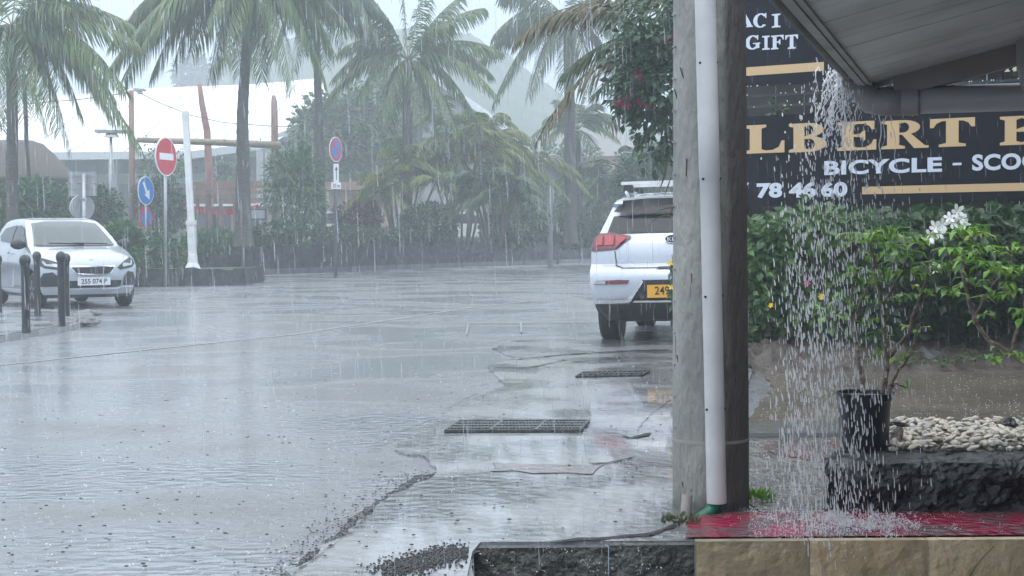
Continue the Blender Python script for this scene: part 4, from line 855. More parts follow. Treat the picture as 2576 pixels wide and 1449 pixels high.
for s_ in (-1, 1):
    D([(s_*x, z-.06) for x, z in [(.40, .70), (.46, .665), (.70, .70), (.785, .76), (.77, .83), (.70, .86), (.52, .79)]][::s_], 'y', PLAS, 'headlight', off=.006)
    D([(s_*x, z-.06) for x, z in [(.50, .71), (.69, .735), (.72, .80), (.695, .81), (.665, .76), (.53, .735), (.52, .775), (.495, .76)]][::s_], 'y', CLR, 'light_tube', off=.011)
    D([(s_*x, z) for x, z in [(.50, .36), (.76, .35), (.78, .42), (.72, .56), (.60, .58), (.52, .50)]][::s_], 'y', PLAS, 'fog_recess', off=.005)
    D([(s_*x, z) for x, z in [(.44, .325), (.80, .325), (.80, .345), (.46, .35)]][::s_], 'y', CHR, 'bumper_trim', off=.012)
    D([(y, z) for y, z in [(-.62, 1.03), (.18, 1.04), (.18, 1.33), (-.02, 1.33), (-.22, 1.28)]], 'x', GLASS, 'front_window', off=.006, sgn=s_)
    D([(y, z) for y, z in [(.25, 1.04), (.98, 1.07), (1.12, 1.16), (.92, 1.29), (.25, 1.34)]], 'x', GLASS, 'rear_window', off=.006, sgn=s_)
    for yy in (-.68, .21, 1.02): D([(yy, .34), (yy+.008, .34), (yy+.008, 1.02), (yy, 1.02)], 'x', PLAS, 'door_gap', off=.003, sgn=s_)
    D([(-.7, .27), (.9, .27), (.9, .30), (-.7, .30)], 'x', CHR, 'sill_trim', off=.006, sgn=s_)
    D([(.05, .86), (.19, .86), (.19, .89), (.05, .89)], 'x', PLAS, 'door_handle', off=.02, sgn=s_)
    mb = MB(); c_ = Vector((s_*.87, -.62, 1.02)); b_ = bmesh.new(); bmesh.ops.create_icosphere(b_, subdivisions=2, radius=1)
    mb.add([c_+Vector((v.co.x*.13, v.co.y*.07, v.co.z*.085)) for v in b_.verts], [tuple(v.index for v in f.verts) for f in b_.faces]); b_.free(); mb.bar((s_*.70, -.60, .98), c_, .05, .04)
    mb.build('wing_mirror', PLAS, t, local=True, smooth=True)
D([(x_, z_-.06) for x_, z_ in [(-.34, .70), (-.27, .625), (-.16, .605), (.16, .605), (.27, .625), (.34, .70), (.33, .715), (-.33, .715)]], 'y', PLAS, 'grille', off=.006)
D([(x_, z_-.06) for x_, z_ in [(-.36, .715), (.36, .715), (.345, .735), (.10, .732), (.08, .725), (-.08, .725), (-.10, .732), (-.345, .735)]], 'y', CHR, 'grille_bar', off=.012)
D([(x_, z_-.06) for x_, z_ in [(-.36, .715), (-.345, .715), (-.27, .62), (-.16, .597), (.16, .597), (.27, .62), (.345, .715), (.36, .715), (.28, .608), (.16, .585), (-.16, .585), (-.28, .608)]], 'y', CHR, 'grille_surround', off=.012)
D([(-.47, .44), (.47, .44), (.46, .36), (.40, .33), (-.40, .33), (-.46, .36)], 'y', PLAS, 'lower_intake', off=.005)
D([(-.46, .325), (.46, .325), (.42, .305), (-.42, .305)], 'y', CHR, 'bumper_trim', off=.012)
mb = MB(); mb.prism([(-.018, .80), (-.03, .83), (-.01, .87), (.0, .845), (.02, .875), (.03, .86), (.012, .83), (.026, .80), (.008, .815)], (0, -1.60, 0), Vector((1, 0, 0)), Z, Vector((0, -.02, 0)))
D([(-.02, .765), (-.03, .79), (-.012, .82), (.0, .80), (.018, .825), (.03, .815), (.012, .79), (.024, .765), (.006, .778)], 'y', CHR, 'badge', off=.008)
mb = MB(); mb.box((0, -1.765, .43), (.52, .015, .125)); pl_ = mb.build('number_plate', PLW, t, local=True)
mb = MB(); put_text(mb, '255 074 P', (-.205, -1.7745, .392), Vector((1, 0, 0)), Z, .41, .078, .015); mb.build('plate_text', BLACK, pl_, local=True)
mb = MB(); mb.tube([(.0, .35, 1.465), (.0, .42, 1.50)], .008, 5); mb.build('aerial', PLAS, t, local=True)
for y in (-1.08, 1.26):
    for s_ in (-1, 1): wheel(t, s_*.70, y, .285, .17, s_)
mb = MB(); mb.box((0, .08, .34), (1.15, 2.9, .30)); mb.build('underbody', PLAS, t, local=True)
# ---- silver crossover: rear faces -y in its own frame
t = thing('crossover_car', 'parked silver crossover seen from behind with roof bars, cut off by the concrete pole', 'car', (P(1684, 700, 15.6).x+.51, 15.62+1.95, 0), R(-13), ry=R(-1.0)); t.scale = (1.0, 1.0, 1.08)
tab = [(.24, -1.92, 1.9, .76, .10, .2), (.34, -2.05, 2.0, .84, .12, .3), (.46, -2.14, 2.10, .875, .14, .4), (.62, -2.17, 2.12, .895, .16, .4), (.72, -2.15, 2.10, .90, .17, .4), (.765, -2.10, 2.06, .90, .17, .4), (.80, -2.04, 2.0, .90, .16, .4), (.90, -2.03, 1.8, .90, .16, .35),
       (1.00, -2.00, 1.4, .885, .15, .3), (1.05, -1.97, 1.0, .86, .14, .25), (1.10, -1.94, .86, .815, .13, .2), (1.25, -1.82, .62, .745, .11, .2), (1.37, -1.72, .4, .69, .09, .15), (1.40, -1.78, .3, .67, .10, .1), (1.44, -1.70, .2, .645, .12, .1), (1.48, -1.50, .05, .60, .14, .08), (1.51, -1.2, -.15, .52, .12, .05), (1.525, -.9, -.4, .36, .05, .03)]
lv = [.24, .29, .34, .40, .46, .54, .62, .67, .72, .745, .765, .78, .80, .85, .9, .95, 1.0, 1.025, 1.05, 1.075, 1.1, 1.18, 1.25, 1.31, 1.37, 1.385, 1.40, 1.42, 1.44, 1.46, 1.48, 1.495, 1.51, 1.525]
vs, fs = carbody(tab, lv); bvh = BVHTree.FromPolygons(vs, fs)
finish_body(vs, fs, SILV, t, (-1.32, 1.38), .37, .88)
D([(-.60, 1.37), (-.655, 1.30), (-.50, 1.275), (.50, 1.275), (.655, 1.30), (.60, 1.37), (.56, 1.40), (.3, 1.415), (-.3, 1.415), (-.56, 1.40)], 'y', PLAS, 'spoiler', off=.03)
D([(-.72, 1.105), (-.66, 1.10), (.66, 1.10), (.72, 1.105), (.665, 1.27), (.50, 1.275), (-.50, 1.275), (-.665, 1.27)], 'y', GLASS, 'rear_window', off=.006)
for s_ in (-1, 1):
    D([(s_*x, z) for x, z in [(.895, .925), (.615, .945), (.60, .96), (.455, 1.055), (.45, 1.07), (.66, 1.105), (.80, 1.10), (.86, 1.05)]][::s_], 'y', LENSD, 'tail_lamp', off=.010)
    D([(s_*x, z) for x, z in [(.60, .965), (.50, 1.045), (.50, 1.06), (.61, 1.075)]][::s_], 'y', LENS, 'lamp_segment', off=.016)
    D([(s_*x, z) for x, z in [(.735, .985), (.635, .985), (.635, 1.075), (.735, 1.08)]][::s_], 'y', LENS, 'lamp_segment', off=.016)
    D([(s_*x, z) for x, z in [(.84, .985), (.76, .985), (.76, 1.075), (.80, 1.07)]][::s_], 'y', LENS, 'lamp_segment', off=.016)
    D([(s_*x, z) for x, z in [(.63, .93), (.622, .93), (.60, .785), (.53, .765), (.535, .757), (.61, .778)]][::s_], 'y', PLAS, 'tailgate_gap', off=.004)
    D([(s_*x, z) for x, z in [(.85, .60), (.82, .635), (.55, .645), (.45, .64), (.47, .605)]][::s_], 'y', LENSD, 'reflector', off=.008)
    D([(s_*x, z) for x, z in [(.84, .607), (.82, .63), (.71, .633), (.71, .607)]][::s_], 'y', CLR, 'reversing_light', off=.012)
    D([(s_*x, z) for x, z in [(.88, .455), (.86, .415), (.50, .425), (.44, .44), (.30, .62), (.315, .645), (.47, .465), (.52, .455)]][::s_], 'y', CHR, 'bumper_trim', off=.014)
    D([(y, z) for y, z in [(-1.60, 1.12), (-.78, 1.12), (-.78, 1.36), (-1.35, 1.36)]], 'x', GLASS, 'quarter_window', off=.006, sgn=s_)
    D([(y, z) for y, z in [(-.72, 1.12), (.5, 1.12), (.2, 1.36), (-.72, 1.38)]], 'x', GLASS, 'side_window', off=.006, sgn=s_)
    mb = MB(); mb.tube([(s_*.565, -1.35, 1.49), (s_*.60, -1.25, 1.525), (s_*.60, -.3, 1.54), (s_*.60, -.1, 1.50)], .018, 6); mb.build('roof_rail', SILV, t, local=True)
    for yy in (-1.05, -.2): mb = MB(); mb.box((s_*.60, yy, 1.565), (.12, .09, .08), taper=.8); mb.build('bar_clamp', PLAS, t, local=True)
    D([(s_*.88, .41), (s_*.88, .25), (s_*.40, .25), (s_*.40, .41)][::s_], 'y', PLAS, 'lower_bumper', off=.008)
D([(-.46, .425), (-.31, .64), (.31, .64), (.46, .425)], 'y', PLAS, 'plate_recess', off=.006)
D([(-.46, .425), (.46, .425), (.40, .25), (-.40, .25)], 'y', PLAS, 'diffuser', off=.009)
D([(-.42, .432), (.42, .432), (.42, .45), (-.40, .452)], 'y', CHR, 'bumper_trim', off=.02)
D([(-.54, .762), (.54, .762), (.54, .755), (-.54, .755)], 'y', PLAS, 'tailgate_gap', off=.004)
D([(-.14, .765), (.14, .765), (.17, .745), (-.17, .745)], 'y', PLAS, 'handle_recess', off=.007)
mb = MB(); n = 24; mb.prism([(.085*math.cos(2*PI*i/n), .043*math.sin(2*PI*i/n)) for i in range(n)], (-.0, -2.022, 1.035), Vector((1, 0, 0)), Z, Vector((0, .03, 0))); bd = mb.build('badge', CHR, t, local=True)
mb = MB(); mb.prism([(.077*math.cos(2*PI*i/n), .036*math.sin(2*PI*i/n)) for i in range(n)], (-.0, -2.026, 1.035), Vector((1, 0, 0)), Z, Vector((0, .003, 0))); mb.build('badge_field', BLACK, bd, local=True)
mb = MB()
mb2_ = lambda pts: mb.prism(pts, (0, -2.031, 1.035), Vector((1, 0, 0)), Z, Vector((0, .003, 0)))
mb2_([(-.055, -.02), (-.045, -.02), (-.045, .02), (-.055, .02)]); mb2_([(-.045, -.003), (-.022, .02), (-.012, .02), (-.036, .0), (-.012, -.02), (-.024, -.02), (-.045, 0)])
mb2_([(-.006, -.02), (.004, -.02), (.004, .02), (-.006, .02)]); mb2_([(.010, -.02), (.020, -.02), (.032, .012), (.044, -.02), (.055, -.02), (.038, .02), (.026, .02)])
mb.build('badge_letters', WHITE, bd, local=True)
mb = MB(); put_text(mb, 'niro', (-.56, -2.03, .822), Vector((1, 0, 0)), Z, .13, .03, .0, shear=.1); mb.build('model_script', CHR, t, local=True)
mb = MB(); mb.box((0, -2.175, .53), (.52, .015, .125)); pl_ = mb.build('number_plate', PLY, t, local=True)
mb = MB(); put_text(mb, '249335 P', (-.18, -2.1845, .495), Vector((1, 0, 0)), Z, .40, .082, .015); mb.build('plate_text', BLACK, pl_, local=True)
mb = MB(); mb.box((0, -1.05, 1.625), (1.36, .075, .032)); mb.build('roof_bar', WHITEP, t, local=True)
mb = MB(); mb.box((0, -.2, 1.625), (1.36, .075, .032)); mb.build('roof_bar', WHITEP, t, local=True)
mb = MB(); mb.box((0, 0, .40), (1.3, 3.6, .36)); mb.box((-.2, -1.7, .30), (.5, .2, .1)); mb.build('underbody', PLAS, t, local=True)
for y in (-1.32, 1.38):
    for s_ in (-1, 1): wheel(t, s_*.77, y, .335, .225, s_)
# ================================================================ CONCRETE POLE, PIPES
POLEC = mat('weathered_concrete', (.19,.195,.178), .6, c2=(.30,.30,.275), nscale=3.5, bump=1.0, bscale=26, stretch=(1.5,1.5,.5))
# right side of the shaft is mixed to a darker colour, with a ragged edge
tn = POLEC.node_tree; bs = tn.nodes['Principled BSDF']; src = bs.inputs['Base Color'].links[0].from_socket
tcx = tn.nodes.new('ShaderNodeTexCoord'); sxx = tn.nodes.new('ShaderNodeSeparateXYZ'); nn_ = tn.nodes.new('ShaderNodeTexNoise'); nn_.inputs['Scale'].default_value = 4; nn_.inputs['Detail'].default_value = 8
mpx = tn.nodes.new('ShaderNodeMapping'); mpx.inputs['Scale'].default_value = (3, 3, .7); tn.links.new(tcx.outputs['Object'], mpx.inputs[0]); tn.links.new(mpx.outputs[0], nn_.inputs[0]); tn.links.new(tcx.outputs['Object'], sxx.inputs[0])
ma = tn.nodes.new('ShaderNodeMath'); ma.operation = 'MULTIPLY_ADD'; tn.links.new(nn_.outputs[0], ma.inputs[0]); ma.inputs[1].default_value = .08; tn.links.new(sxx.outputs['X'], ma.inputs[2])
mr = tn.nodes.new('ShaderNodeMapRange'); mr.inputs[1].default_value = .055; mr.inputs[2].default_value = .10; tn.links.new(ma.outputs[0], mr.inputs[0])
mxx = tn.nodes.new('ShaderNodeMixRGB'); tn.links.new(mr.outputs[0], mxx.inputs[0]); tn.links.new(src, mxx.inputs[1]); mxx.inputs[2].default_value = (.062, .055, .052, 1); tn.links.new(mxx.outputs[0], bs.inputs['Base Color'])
Y = 6.1; cb = P(1788, 1308, Y); PX, PY = cb.x, Y
t = thing('utility_pole', 'thick weathered concrete utility pole cutting off the silver car', 'utility pole', (PX, PY, 0))
mb = MB(); prof = [(.158, -.02), (.156, .5), (.150, 1.5), (.146, 2.6), (.138, 6), (.12, 9)]
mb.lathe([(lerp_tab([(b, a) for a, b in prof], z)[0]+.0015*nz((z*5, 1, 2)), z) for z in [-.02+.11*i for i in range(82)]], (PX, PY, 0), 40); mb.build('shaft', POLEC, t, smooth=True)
mb = MB(); zb = P(1788, 1115, PY-.15).z; mb.lathe([(.1535, zb-.007), (.158, zb-.006), (.158, zb+.006), (.1535, zb+.007)], (PX, PY, 0), 40); mb.build('strap', mat('steel_strap', (.30,.28,.24), .4, .3), t)
mb = MB()
for x, y, L_ in [(1708, 880, .12), (1702, 520, .06), (1730, 420, .09), (1712, 915, .07), (1742, 700, .05), (1725, 1240, .09), (1745, 1225, .06), (1707, 230, .05), (1720, 180, .06)]:
    q = P(x, y, PY-.15); dx = q.x-PX; yy = -math.sqrt(max(.0001, .1535**2-dx*dx)); mb = MB(); mb.box((q.x, PY+yy+.002, q.z), (.004, .006, L_*.8), Matrix.Rotation(rnd.uniform(-.35, .35), 3, 'Y')); mb.build('scar', MATS['dark_scar'] if 'dark_scar' in MATS else mat('dark_scar', (.05,.04,.035), .7), t)
# metal clips up the left edge
mb = MB()
for i in range(17):
    z = .35+i*.13; q = Vector((PX-.148, PY-.03, z)); mb.box(q, (.018, .03, .004))
mb.build('step_clips', STEEL, t)
PVC = mat('white_pvc', (.52,.53,.545), .42, c2=(.43,.44,.45), nscale=6)
t = thing('downpipe', 'white plastic downpipe strapped to the front of the concrete pole', 'downpipe', (PX, PY-.21, .06))
a = P(1803, 1265, PY-.205); m_ = P(1785, 450, PY-.20); c = P(1773, -40, PY-.20); ra = .0395
mb = MB(); jn = m_+(c-m_).normalized()*.004; pts_ = [a]+[a.lerp(m_, q/4) for q in range(1, 5)]+[jn]+[jn.lerp(c, q/4) for q in range(1, 5)]
mb.tube(pts_, [ra]*5+[ra*1.055]*5, 32); mb.v = [tuple(v) for v in mb.v]; o = mb.build('pipe', PVC, t, smooth=True); o.data.set_sharp_from_angle(angle=R(35))
mb = MB()
for x0, y in [(1759, 160), (1802, 158), (1766, 451), (1812, 449), (1772, 746), (1818, 744), (1776, 1029), (1822, 1027)]:
    ctr = a.lerp(c, (1265-y)/(1305.)); q = P(x0, y, ctr.y); dx = q.x-ctr.x; yy = -math.sqrt(max(0, (ra*1.03)**2-dx*dx)); mb.lathe([(.0001, -.004), (.005, -.003), (.005, .003), (.0001, .004)], (q.x, ctr.y+yy, q.z), 8, M=Matrix.Rotation(PI/2, 3, 'X'))
mb.build('rivets', BLACK, t)
mb = MB(); zz = zb
ctr = a.lerp(c, (zz-a.z)/(c.z-a.z)); mb.lathe([(ra+.0005, zz-.004), (ra+.003, zz-.004), (ra+.003, zz+.004), (ra+.0005, zz+.004)], (ctr.x, ctr.y, 0), 28)
GRNH = mat('green_hose', (.01,.14,.085), .4)
t = thing('green_hose', 'ribbed green hose running out of the bottom of the white downpipe', 'hose', tuple(G(1745, 1318)))
mb = MB(); pts = [P(1806, 1262, PY-.2), P(1800, 1272, PY-.2), P(1785, 1288, PY-.22), P(1765, 1300, PY-.22), P(1748, 1316, PY-.2), P(1738, 1326, PY-.18)]
pp2 = []
for i in range(len(pts)-1):
    for k in range(12): pp2.append(pts[i].lerp(pts[i+1], k/12))
mb.tube(pp2, [.026*(1.09 if i % 2 else .93)*(1-.25*i/len(pp2)) for i in range(len(pp2))], 16); mb.build('hose_tube', GRNH, t, smooth=True)
t = thing('pipe_stub', 'short open grey plastic pipe stub leaning at the foot of the pole', 'pipe stub', tuple(G(1725, 1312)))
a2, b2 = P(1724, 1312, PY-.21), P(1729, 1244, PY-.2); mb = MB(); mb.tube([a2, b2], .0215, 20, cap=False); mb.tube([b2, a2], .0175, 20, cap=False); mb.build('pipe', mat('old_grey_pvc', (.34,.31,.29), .5, c2=(.27,.25,.23), nscale=20), t, smooth=True)
mb = MB(); d_ = (b2-a2).normalized(); o_ = d_.orthogonal().normalized(); o2 = d_.cross(o_); n = 20
mb.add([b2+(o_*math.cos(2*PI*i/n)+o2*math.sin(2*PI*i/n))*r_ for r_ in (.0215, .0175) for i in range(n)], [(i, (i+1)%n, n+(i+1)%n, n+i) for i in range(n)]); mb.build('rim', MATS['old_grey_pvc'], t)
GLV = leafmat('bright_weed', [(.10,.26,.03), (.18,.36,.05), (.07,.18,.03)])
def weed(x, y, n, sp, label, h=.05):
    q = G(x, y); mb = MB()
    for _ in range(n):
        a_ = rnd.uniform(0, 6.28); k = rnd.random()**.5*sp; d = Vector((math.cos(a_)*.6, math.sin(a_)*.6, 1)); leaf(mb, q+Vector((math.cos(a_)*k, math.sin(a_)*k, .02+rnd.random()*h*.6)), d, Vector((0, -1, .3)), h*rnd.uniform(.4, 1), .014)
    o = mb.build('weed', GLV); tag(o, label, 'weed', 'small weeds round the pole'); return o
weed(1903, 1270, 70, .045, 'bright green weed growing just right of the pole', .045); weed(1930, 1272, 30, .03, 'tiny weed sprig beside the brighter weed', .03)
WDK = leafmat('mossy_weed', [(.06,.09,.03), (.10,.12,.06), (.03,.05,.02)])
weed(1712, 1330, 60, .07, 'mossy weeds round the foot of the grey pipe stub', .03).data.materials[0] = WDK
# ================================================================ EAVES OF THE PORCH ROOF
OLDW = mat('old_white_planks', (.76,.78,.76), .5, c2=(.50,.51,.48), nscale=2.2, stretch=(1,1,1), bump=.3, bscale=12)
OLDW2 = mat('old_fascia_paint', (.42,.42,.40), .5, c2=(.30,.31,.29), nscale=5, bump=.4, bscale=18)
OLDG = mat('mossy_gutter', (.05,.055,.045), .5, c2=(.10,.10,.09), nscale=12)
PIPG = mat('grey_gutter_pvc', (.34,.32,.32), .35, c2=(.28,.27,.27), nscale=4)
th = R(18.0); ev = Vector((math.sin(th), math.cos(th), 0)); ac = Vector((math.cos(th), -math.sin(th), 0)); pit = R(13.3); sl = (ac*math.cos(pit)+Z*math.sin(pit))
B = P(2165, 224, 5.85); ZE = B.z
t = thing('porch_roof', 'low weathered plank eaves overhead, water pouring off its corner', 'roof', tuple(B))
A = B-ev*9
def obox(o, ax, ay, az, l, w_, h_):  # box from corner o
    mb.add([o, o+ax*l, o+ax*l+ay*w_, o+ay*w_, o+az*h_, o+ax*l+az*h_, o+ax*l+ay*w_+az*h_, o+ay*w_+az*h_], [(3,2,1,0), (4,5,6,7), (0,1,5,4), (1,2,6,5), (2,3,7,6), (3,0,4,7)])
up_ = sl.cross(ev)*-1
if up_.z < 0: up_ = -up_
mb = MB(); obox(A-ac*.0-Z*.0, ev, ac, Z, 9.0, .028, .105); mb.build('fascia', OLDW2, t)
mb = MB(); obox(A+ac*.030+Z*.004, ev, ac, Z, 8.96, .018, .09); mb.build('inner_beam', OLDW2, t)
mb = MB(); wpl = .118; k = 0
o0 = B+ac*.044+Z*.014-ev*.02
while k*wpl < 8.8:
    q = o0-ev*(k*wpl+wpl-.002)+up_*rnd.uniform(-.0015, .0015); obox(q, ev, sl, up_, wpl-.0065, 5.2, .016); k += 1
mb.build('soffit_planks', OLDW, t)
mb = MB(); obox(A+Z*.106, ev, sl, up_, 9.0, 5.3, .03); mb.build('roof_deck', mat('roof_sheet', (.08,.08,.08), .6), t)
# sloping rafter with a rounded end under the gable edge
mb = MB(); o_ = B+ac*.14-ev*.10-Z*.045; pl = [(.03*(1-math.cos(a_))-.0, .045+.045*math.sin(a_)) for a_ in [-PI/2+PI*i/8 for i in range(9)]]
pl = [(0.035-.035*math.cos(a_), .042+.042*math.sin(a_)) for a_ in [PI/2-PI*i/8 for i in range(9)]]
mb.prism([(x, y) for x, y in pl][::-1]+[(4.8, .084), (4.8, 0)][::1], o_, sl, up_, ev*.06); mb.build('rafter', mat('rafter_brown', (.32,.28,.27), .5, c2=(.25,.22,.21), nscale=4), t)
mb = MB(); obox(B+ac*.05-ev*.035-Z*.004, ev, sl, up_, .022, 5.0, .03); mb.build('gable_board', OLDW, t)
# open gutter outside the fascia (half round), eave side
mb = MB(); n = 9; R_ = .024; gc0 = A-ac*(R_+.003)+Z*.035; vs = []
for pnt in (gc0, gc0+ev*9.0):
    for rr_ in (R_, R_-.004):
        for i in range(n): a_ = PI+PI*i/(n-1); vs.append(pnt+ac*math.cos(a_)*rr_+Z*math.sin(a_)*rr_)
fs = []
for i in range(n-1): fs += [(i, i+1, 2*n+i+1, 2*n+i), (n+i, 3*n+i, 3*n+i+1, n+i+1)]
fs += [(0, 2*n, 3*n, n), (n-1, 2*n-1, 4*n-1, 3*n-1)]; mb.add(vs, fs); mb.build('gutter', OLDG, t, smooth=False)
# elbow and round pipe along the gable
mb = MB(); pc_ = [B-ac*.03-ev*.05+Z*.06, B+ac*.0-ev*.05+Z*.02, B+ac*.05-ev*.05-Z*.00, B+ac*.13-ev*.05-Z*.005]
Pz = P(2300, 254, B.y-.1).z
pc_ = [B-ac*.06-ev*.20+Z*.05, B-ac*.035-ev*.12+Z*.03, B+ac*.0-ev*.07+Z*.0, B+ac*.05-ev*.06+Z*(Pz-ZE+.006), B+ac*.10-ev*.06+Z*(Pz-ZE), B+ac*.20-ev*.06+Z*(Pz-ZE)]
mb.tube(pc_, [.030, .042, .052, .056, .057, .057], 24); mb.build('gutter_elbow', PIPG, t, smooth=True)
g0 = B+ac*.16-ev*.06+Z*(Pz-ZE); mb = MB(); mb.tube([g0, g0+ac*4.5], .0525, 28); mb.build('gable_pipe', PIPG, t, smooth=True)
for s_ in (.0, .455, 1.5): mb = MB(); mb.tube([g0+ac*s_, g0+ac*(s_+.065)], .0575, 28); mb.build('pipe_coupling', PIPG, t, smooth=False)
mb = MB(); q = P(2620, 190, (g0+ac*.5).y-.1); mb.tube([q+Z*.25, q+Z*.06, q-Z*.0, q+ac*.1-Z*.12], [.09, .09, .085, .08], 20); mb.build('pipe_bend', PIPG, t, smooth=True)
# the shop the roof belongs to: walls right of and behind the camera
t = thing('porch_house', 'house wall of the porch to which the plank eaves belong', 'house', (3.2, 0, -.5))
WALLM = mat('dark_house_wall', (.10,.09,.085), .8)
mb = MB(); mb.box((4.3, -.6, 1.2), (.2, 10.8, 3.4)); mb.build('side_wall', WALLM, t)
mb = MB(); mb.box((.5, -5.9, 1.2), (7.4, .2, 3.4)); mb.build('back_wall', WALLM, t)
t = thing('side_light_block', 'dark house-shaped block added out of view on the right to hold off sky light', 'house', (7.4, 8, 0))  # added unseen volume, keeps sky light off the pole's right side and the hedge
mb = MB(); mb.box((7.9, 8.6, 3.0), (3.2, 17, 6)); mb.build('wall', WALLM, t)
mb = MB(); mb.box((7.9, 8.6, 6.12), (3.9, 17.6, .2)); mb.build('roof', WALLM, t)
# ================================================================ SHOP SIGNS
NAVY = mat('sign_navy', (.005,.007,.013), .5, spec=.15); GOLD = mat('sign_gold', (.60,.42,.22), .5); SWH = mat('sign_lettering_white', (.62,.68,.78), .5); CREAM = mat('sign_cream', (.62,.52,.36), .5)
s0 = P(1865, 600, 15.4); s1 = P(2576, 600, 13.9); sax = Vector((s1.x-s0.x, s1.y-s0.y, 0)).normalized(); sn = Vector((sax.y, -sax.x, 0))
def SP(px, py):
    d = ray(px, py); k = (Vector((s0.x, s0.y, 0))-Vector((0, 0, 0))).dot(sn)/(d.x*sn.x+d.y*sn.y); p = CAM+d*k; q = p-Vector((s0.x, s0.y, 0)); return q.dot(sax), p.z
SO = Vector((s0.x, s0.y, 0))
def sw(s_, z, d=0): return SO+sax*s_+Z*z+sn*d
def panel(s_a, s_b, za, zb_, name, t, m, th_=.03): mb = MB(); mb.prism([(s_a, za), (s_b, za), (s_b, zb_), (s_a, zb_)], SO-sn*th_, sax, Z, sn*th_); return mb.build(name, m, t)
def srect(t, px0, px1, ya0, yb0_, m, name='gold_bar', d=.004):
    (sa, za), (_, zb_) = SP(px0, ya0), SP(px0, yb0_); sb = SP(px1, ya0)[0]; mb = MB(); mb.prism([(sa, zb_), (sb, zb_), (sb, za), (sa, za)], SO+sn*.001, sax, Z, sn*d); return mb.build(name, m, t)
# slab-serif capitals as polygons in a unit box
def arcp(cx, cy, rx, ry, a0, a1, n=14): return [(cx+rx*math.cos(R(a0+(a1-a0)*i/n)), cy+ry*math.sin(R(a0+(a1-a0)*i/n))) for i in range(n+1)]
SER = .085
def stem(x, w_=.26, s_=.10): return [[(x, 0), (x+w_, 0), (x+w_, 1), (x, 1)], [(x-s_, 0), (x+w_+s_, 0), (x+w_+s_, SER), (x+w_, SER+.05), (x, SER+.05), (x-s_, SER)], [(x-s_, 1), (x-s_, 1-SER), (x, 1-SER-.05), (x+w_, 1-SER-.05), (x+w_+s_, 1-SER), (x+w_+s_, 1)]]
def ring(cx, cy, rx, ry, ix, iy, a0, a1, n=16):
    o = arcp(cx, cy, rx, ry, a0, a1, n); i_ = arcp(cx, cy, ix, iy, a0, a1, n); return [[o[k], o[k+1], i_[k+1], i_[k]] for k in range(n)]
GL = {
 'I': stem(.30, .40, .30),
 'L': stem(.12, .30, .12)+[[(.4, 0), (1, 0), (1, .42), (.93, .42), (.86, .2), (.7, .10), (.4, .085)]],
 'E': stem(.12, .30, .12)+[[(.4, 0), (1, 0), (1, .36), (.93, .36), (.87, .2), (.72, .10), (.4, .085)], [(.4, 1), (.4, .915), (.70, .90), (.83, .82), (.88, .70), (.95, .70), (.95, 1)], [(.4, .475), (.4, .545), (.6, .57), (.66, .68), (.72, .68), (.72, .34), (.66, .34), (.6, .45)]],
 'F': stem(.12, .30, .14)+[[(.4, 1), (.4, .915), (.72, .90), (.85, .82), (.92, .66), (1, .66), (1, 1)], [(.4, .465), (.4, .545), (.6, .57), (.66, .68), (.74, .68), (.74, .32), (.66, .32), (.6, .44)]],
 'T': stem(.36, .28, .16)[:2]+[[(0, 1), (0, .68), (.08, .68), (.14, .82), (.26, .905), (.5, .915), (.74, .905), (.86, .82), (.92, .68), (1, .68), (1, 1)]],
 'B': stem(.12, .28, .12)+ring(.5, .76, .40, .24, .14, .165, -90, 90)+[[(.4, 1), (.4, .925), (.5, .925), (.5, 1)], [(.4, .455), (.4, .54), (.52, .59), (.52, .44)]]+ring(.52, .27, .46, .27, .16, .185, -90, 90)+[[(.4, .085), (.4, 0), (.52, 0), (.52, .085)]],
 'R': stem(.12, .26, .12)+ring(.46, .745, .36, .255, .13, .18, -90, 90)+[[(.36, 1), (.36, .925), (.46, .925), (.46, 1)], [(.36, .49), (.36, .565), (.46, .565), (.5, .49)], [(.44, .50), (.62, .53), (.92, .09), (1, .085), (1, 0), (.70, 0)]],
 'C': ring(.52, .5, .52, .52, .24, .42, 42, 318, 28)+[[(.86, 1), (.93, 1), (.93, .64), (.87, .64), (.80, .8), (.80, .86)]],
 'G': ring(.50, .5, .50, .52, .22, .42, 48, 312, 28)+[[(.80, 1), (.87, 1), (.87, .66), (.81, .66), (.74, .8), (.74, .86)], [(.52, .45), (1, .45), (1, .37), (.94, .36), (.94, .06), (.70, .06), (.70, .36), (.52, .37)]],
 'A': [[(.40, 1), (.56, 1), (.98, .08), (.66, .08)], [(.40, 1), (.46, .86), (.16, .08), (.08, .08)], [(.22, .28), (.22, .36), (.72, .36), (.74, .28)], [(0, 0), (.28, 0), (.28, .08), (0, .08)], [(.56, 0), (1.04, 0), (1.04, .08), (.56, .08)]],
 '5': ring(.46, .33, .46, .34, .20, .27, -140, 130)+[[(.18, .45), (.30, .52), (.30, 1), (.18, 1)], [(.18, 1), (.18, .84), (.84, .84), (.90, 1)]],
 '0': ring(.5, .5, .5, .51, .22, .43, 0, 360, 28),
 'm': [[(.0, 0), (.26, 0), (.26, .06), (.2, .08), (.2, .66), (0, .66), (0, .6), (.06, .58), (.06, .08), (0, .06)], [(.2, .52), (.34, .66), (.5, .66), (.57, .56), (.57, 0), (.41, 0), (.41, .5), (.3, .54), (.2, .46)], [(.57, .52), (.72, .66), (.88, .66), (.95, .56), (.95, 0), (.79, 0), (.79, .5), (.68, .54), (.57, .46)]],
}
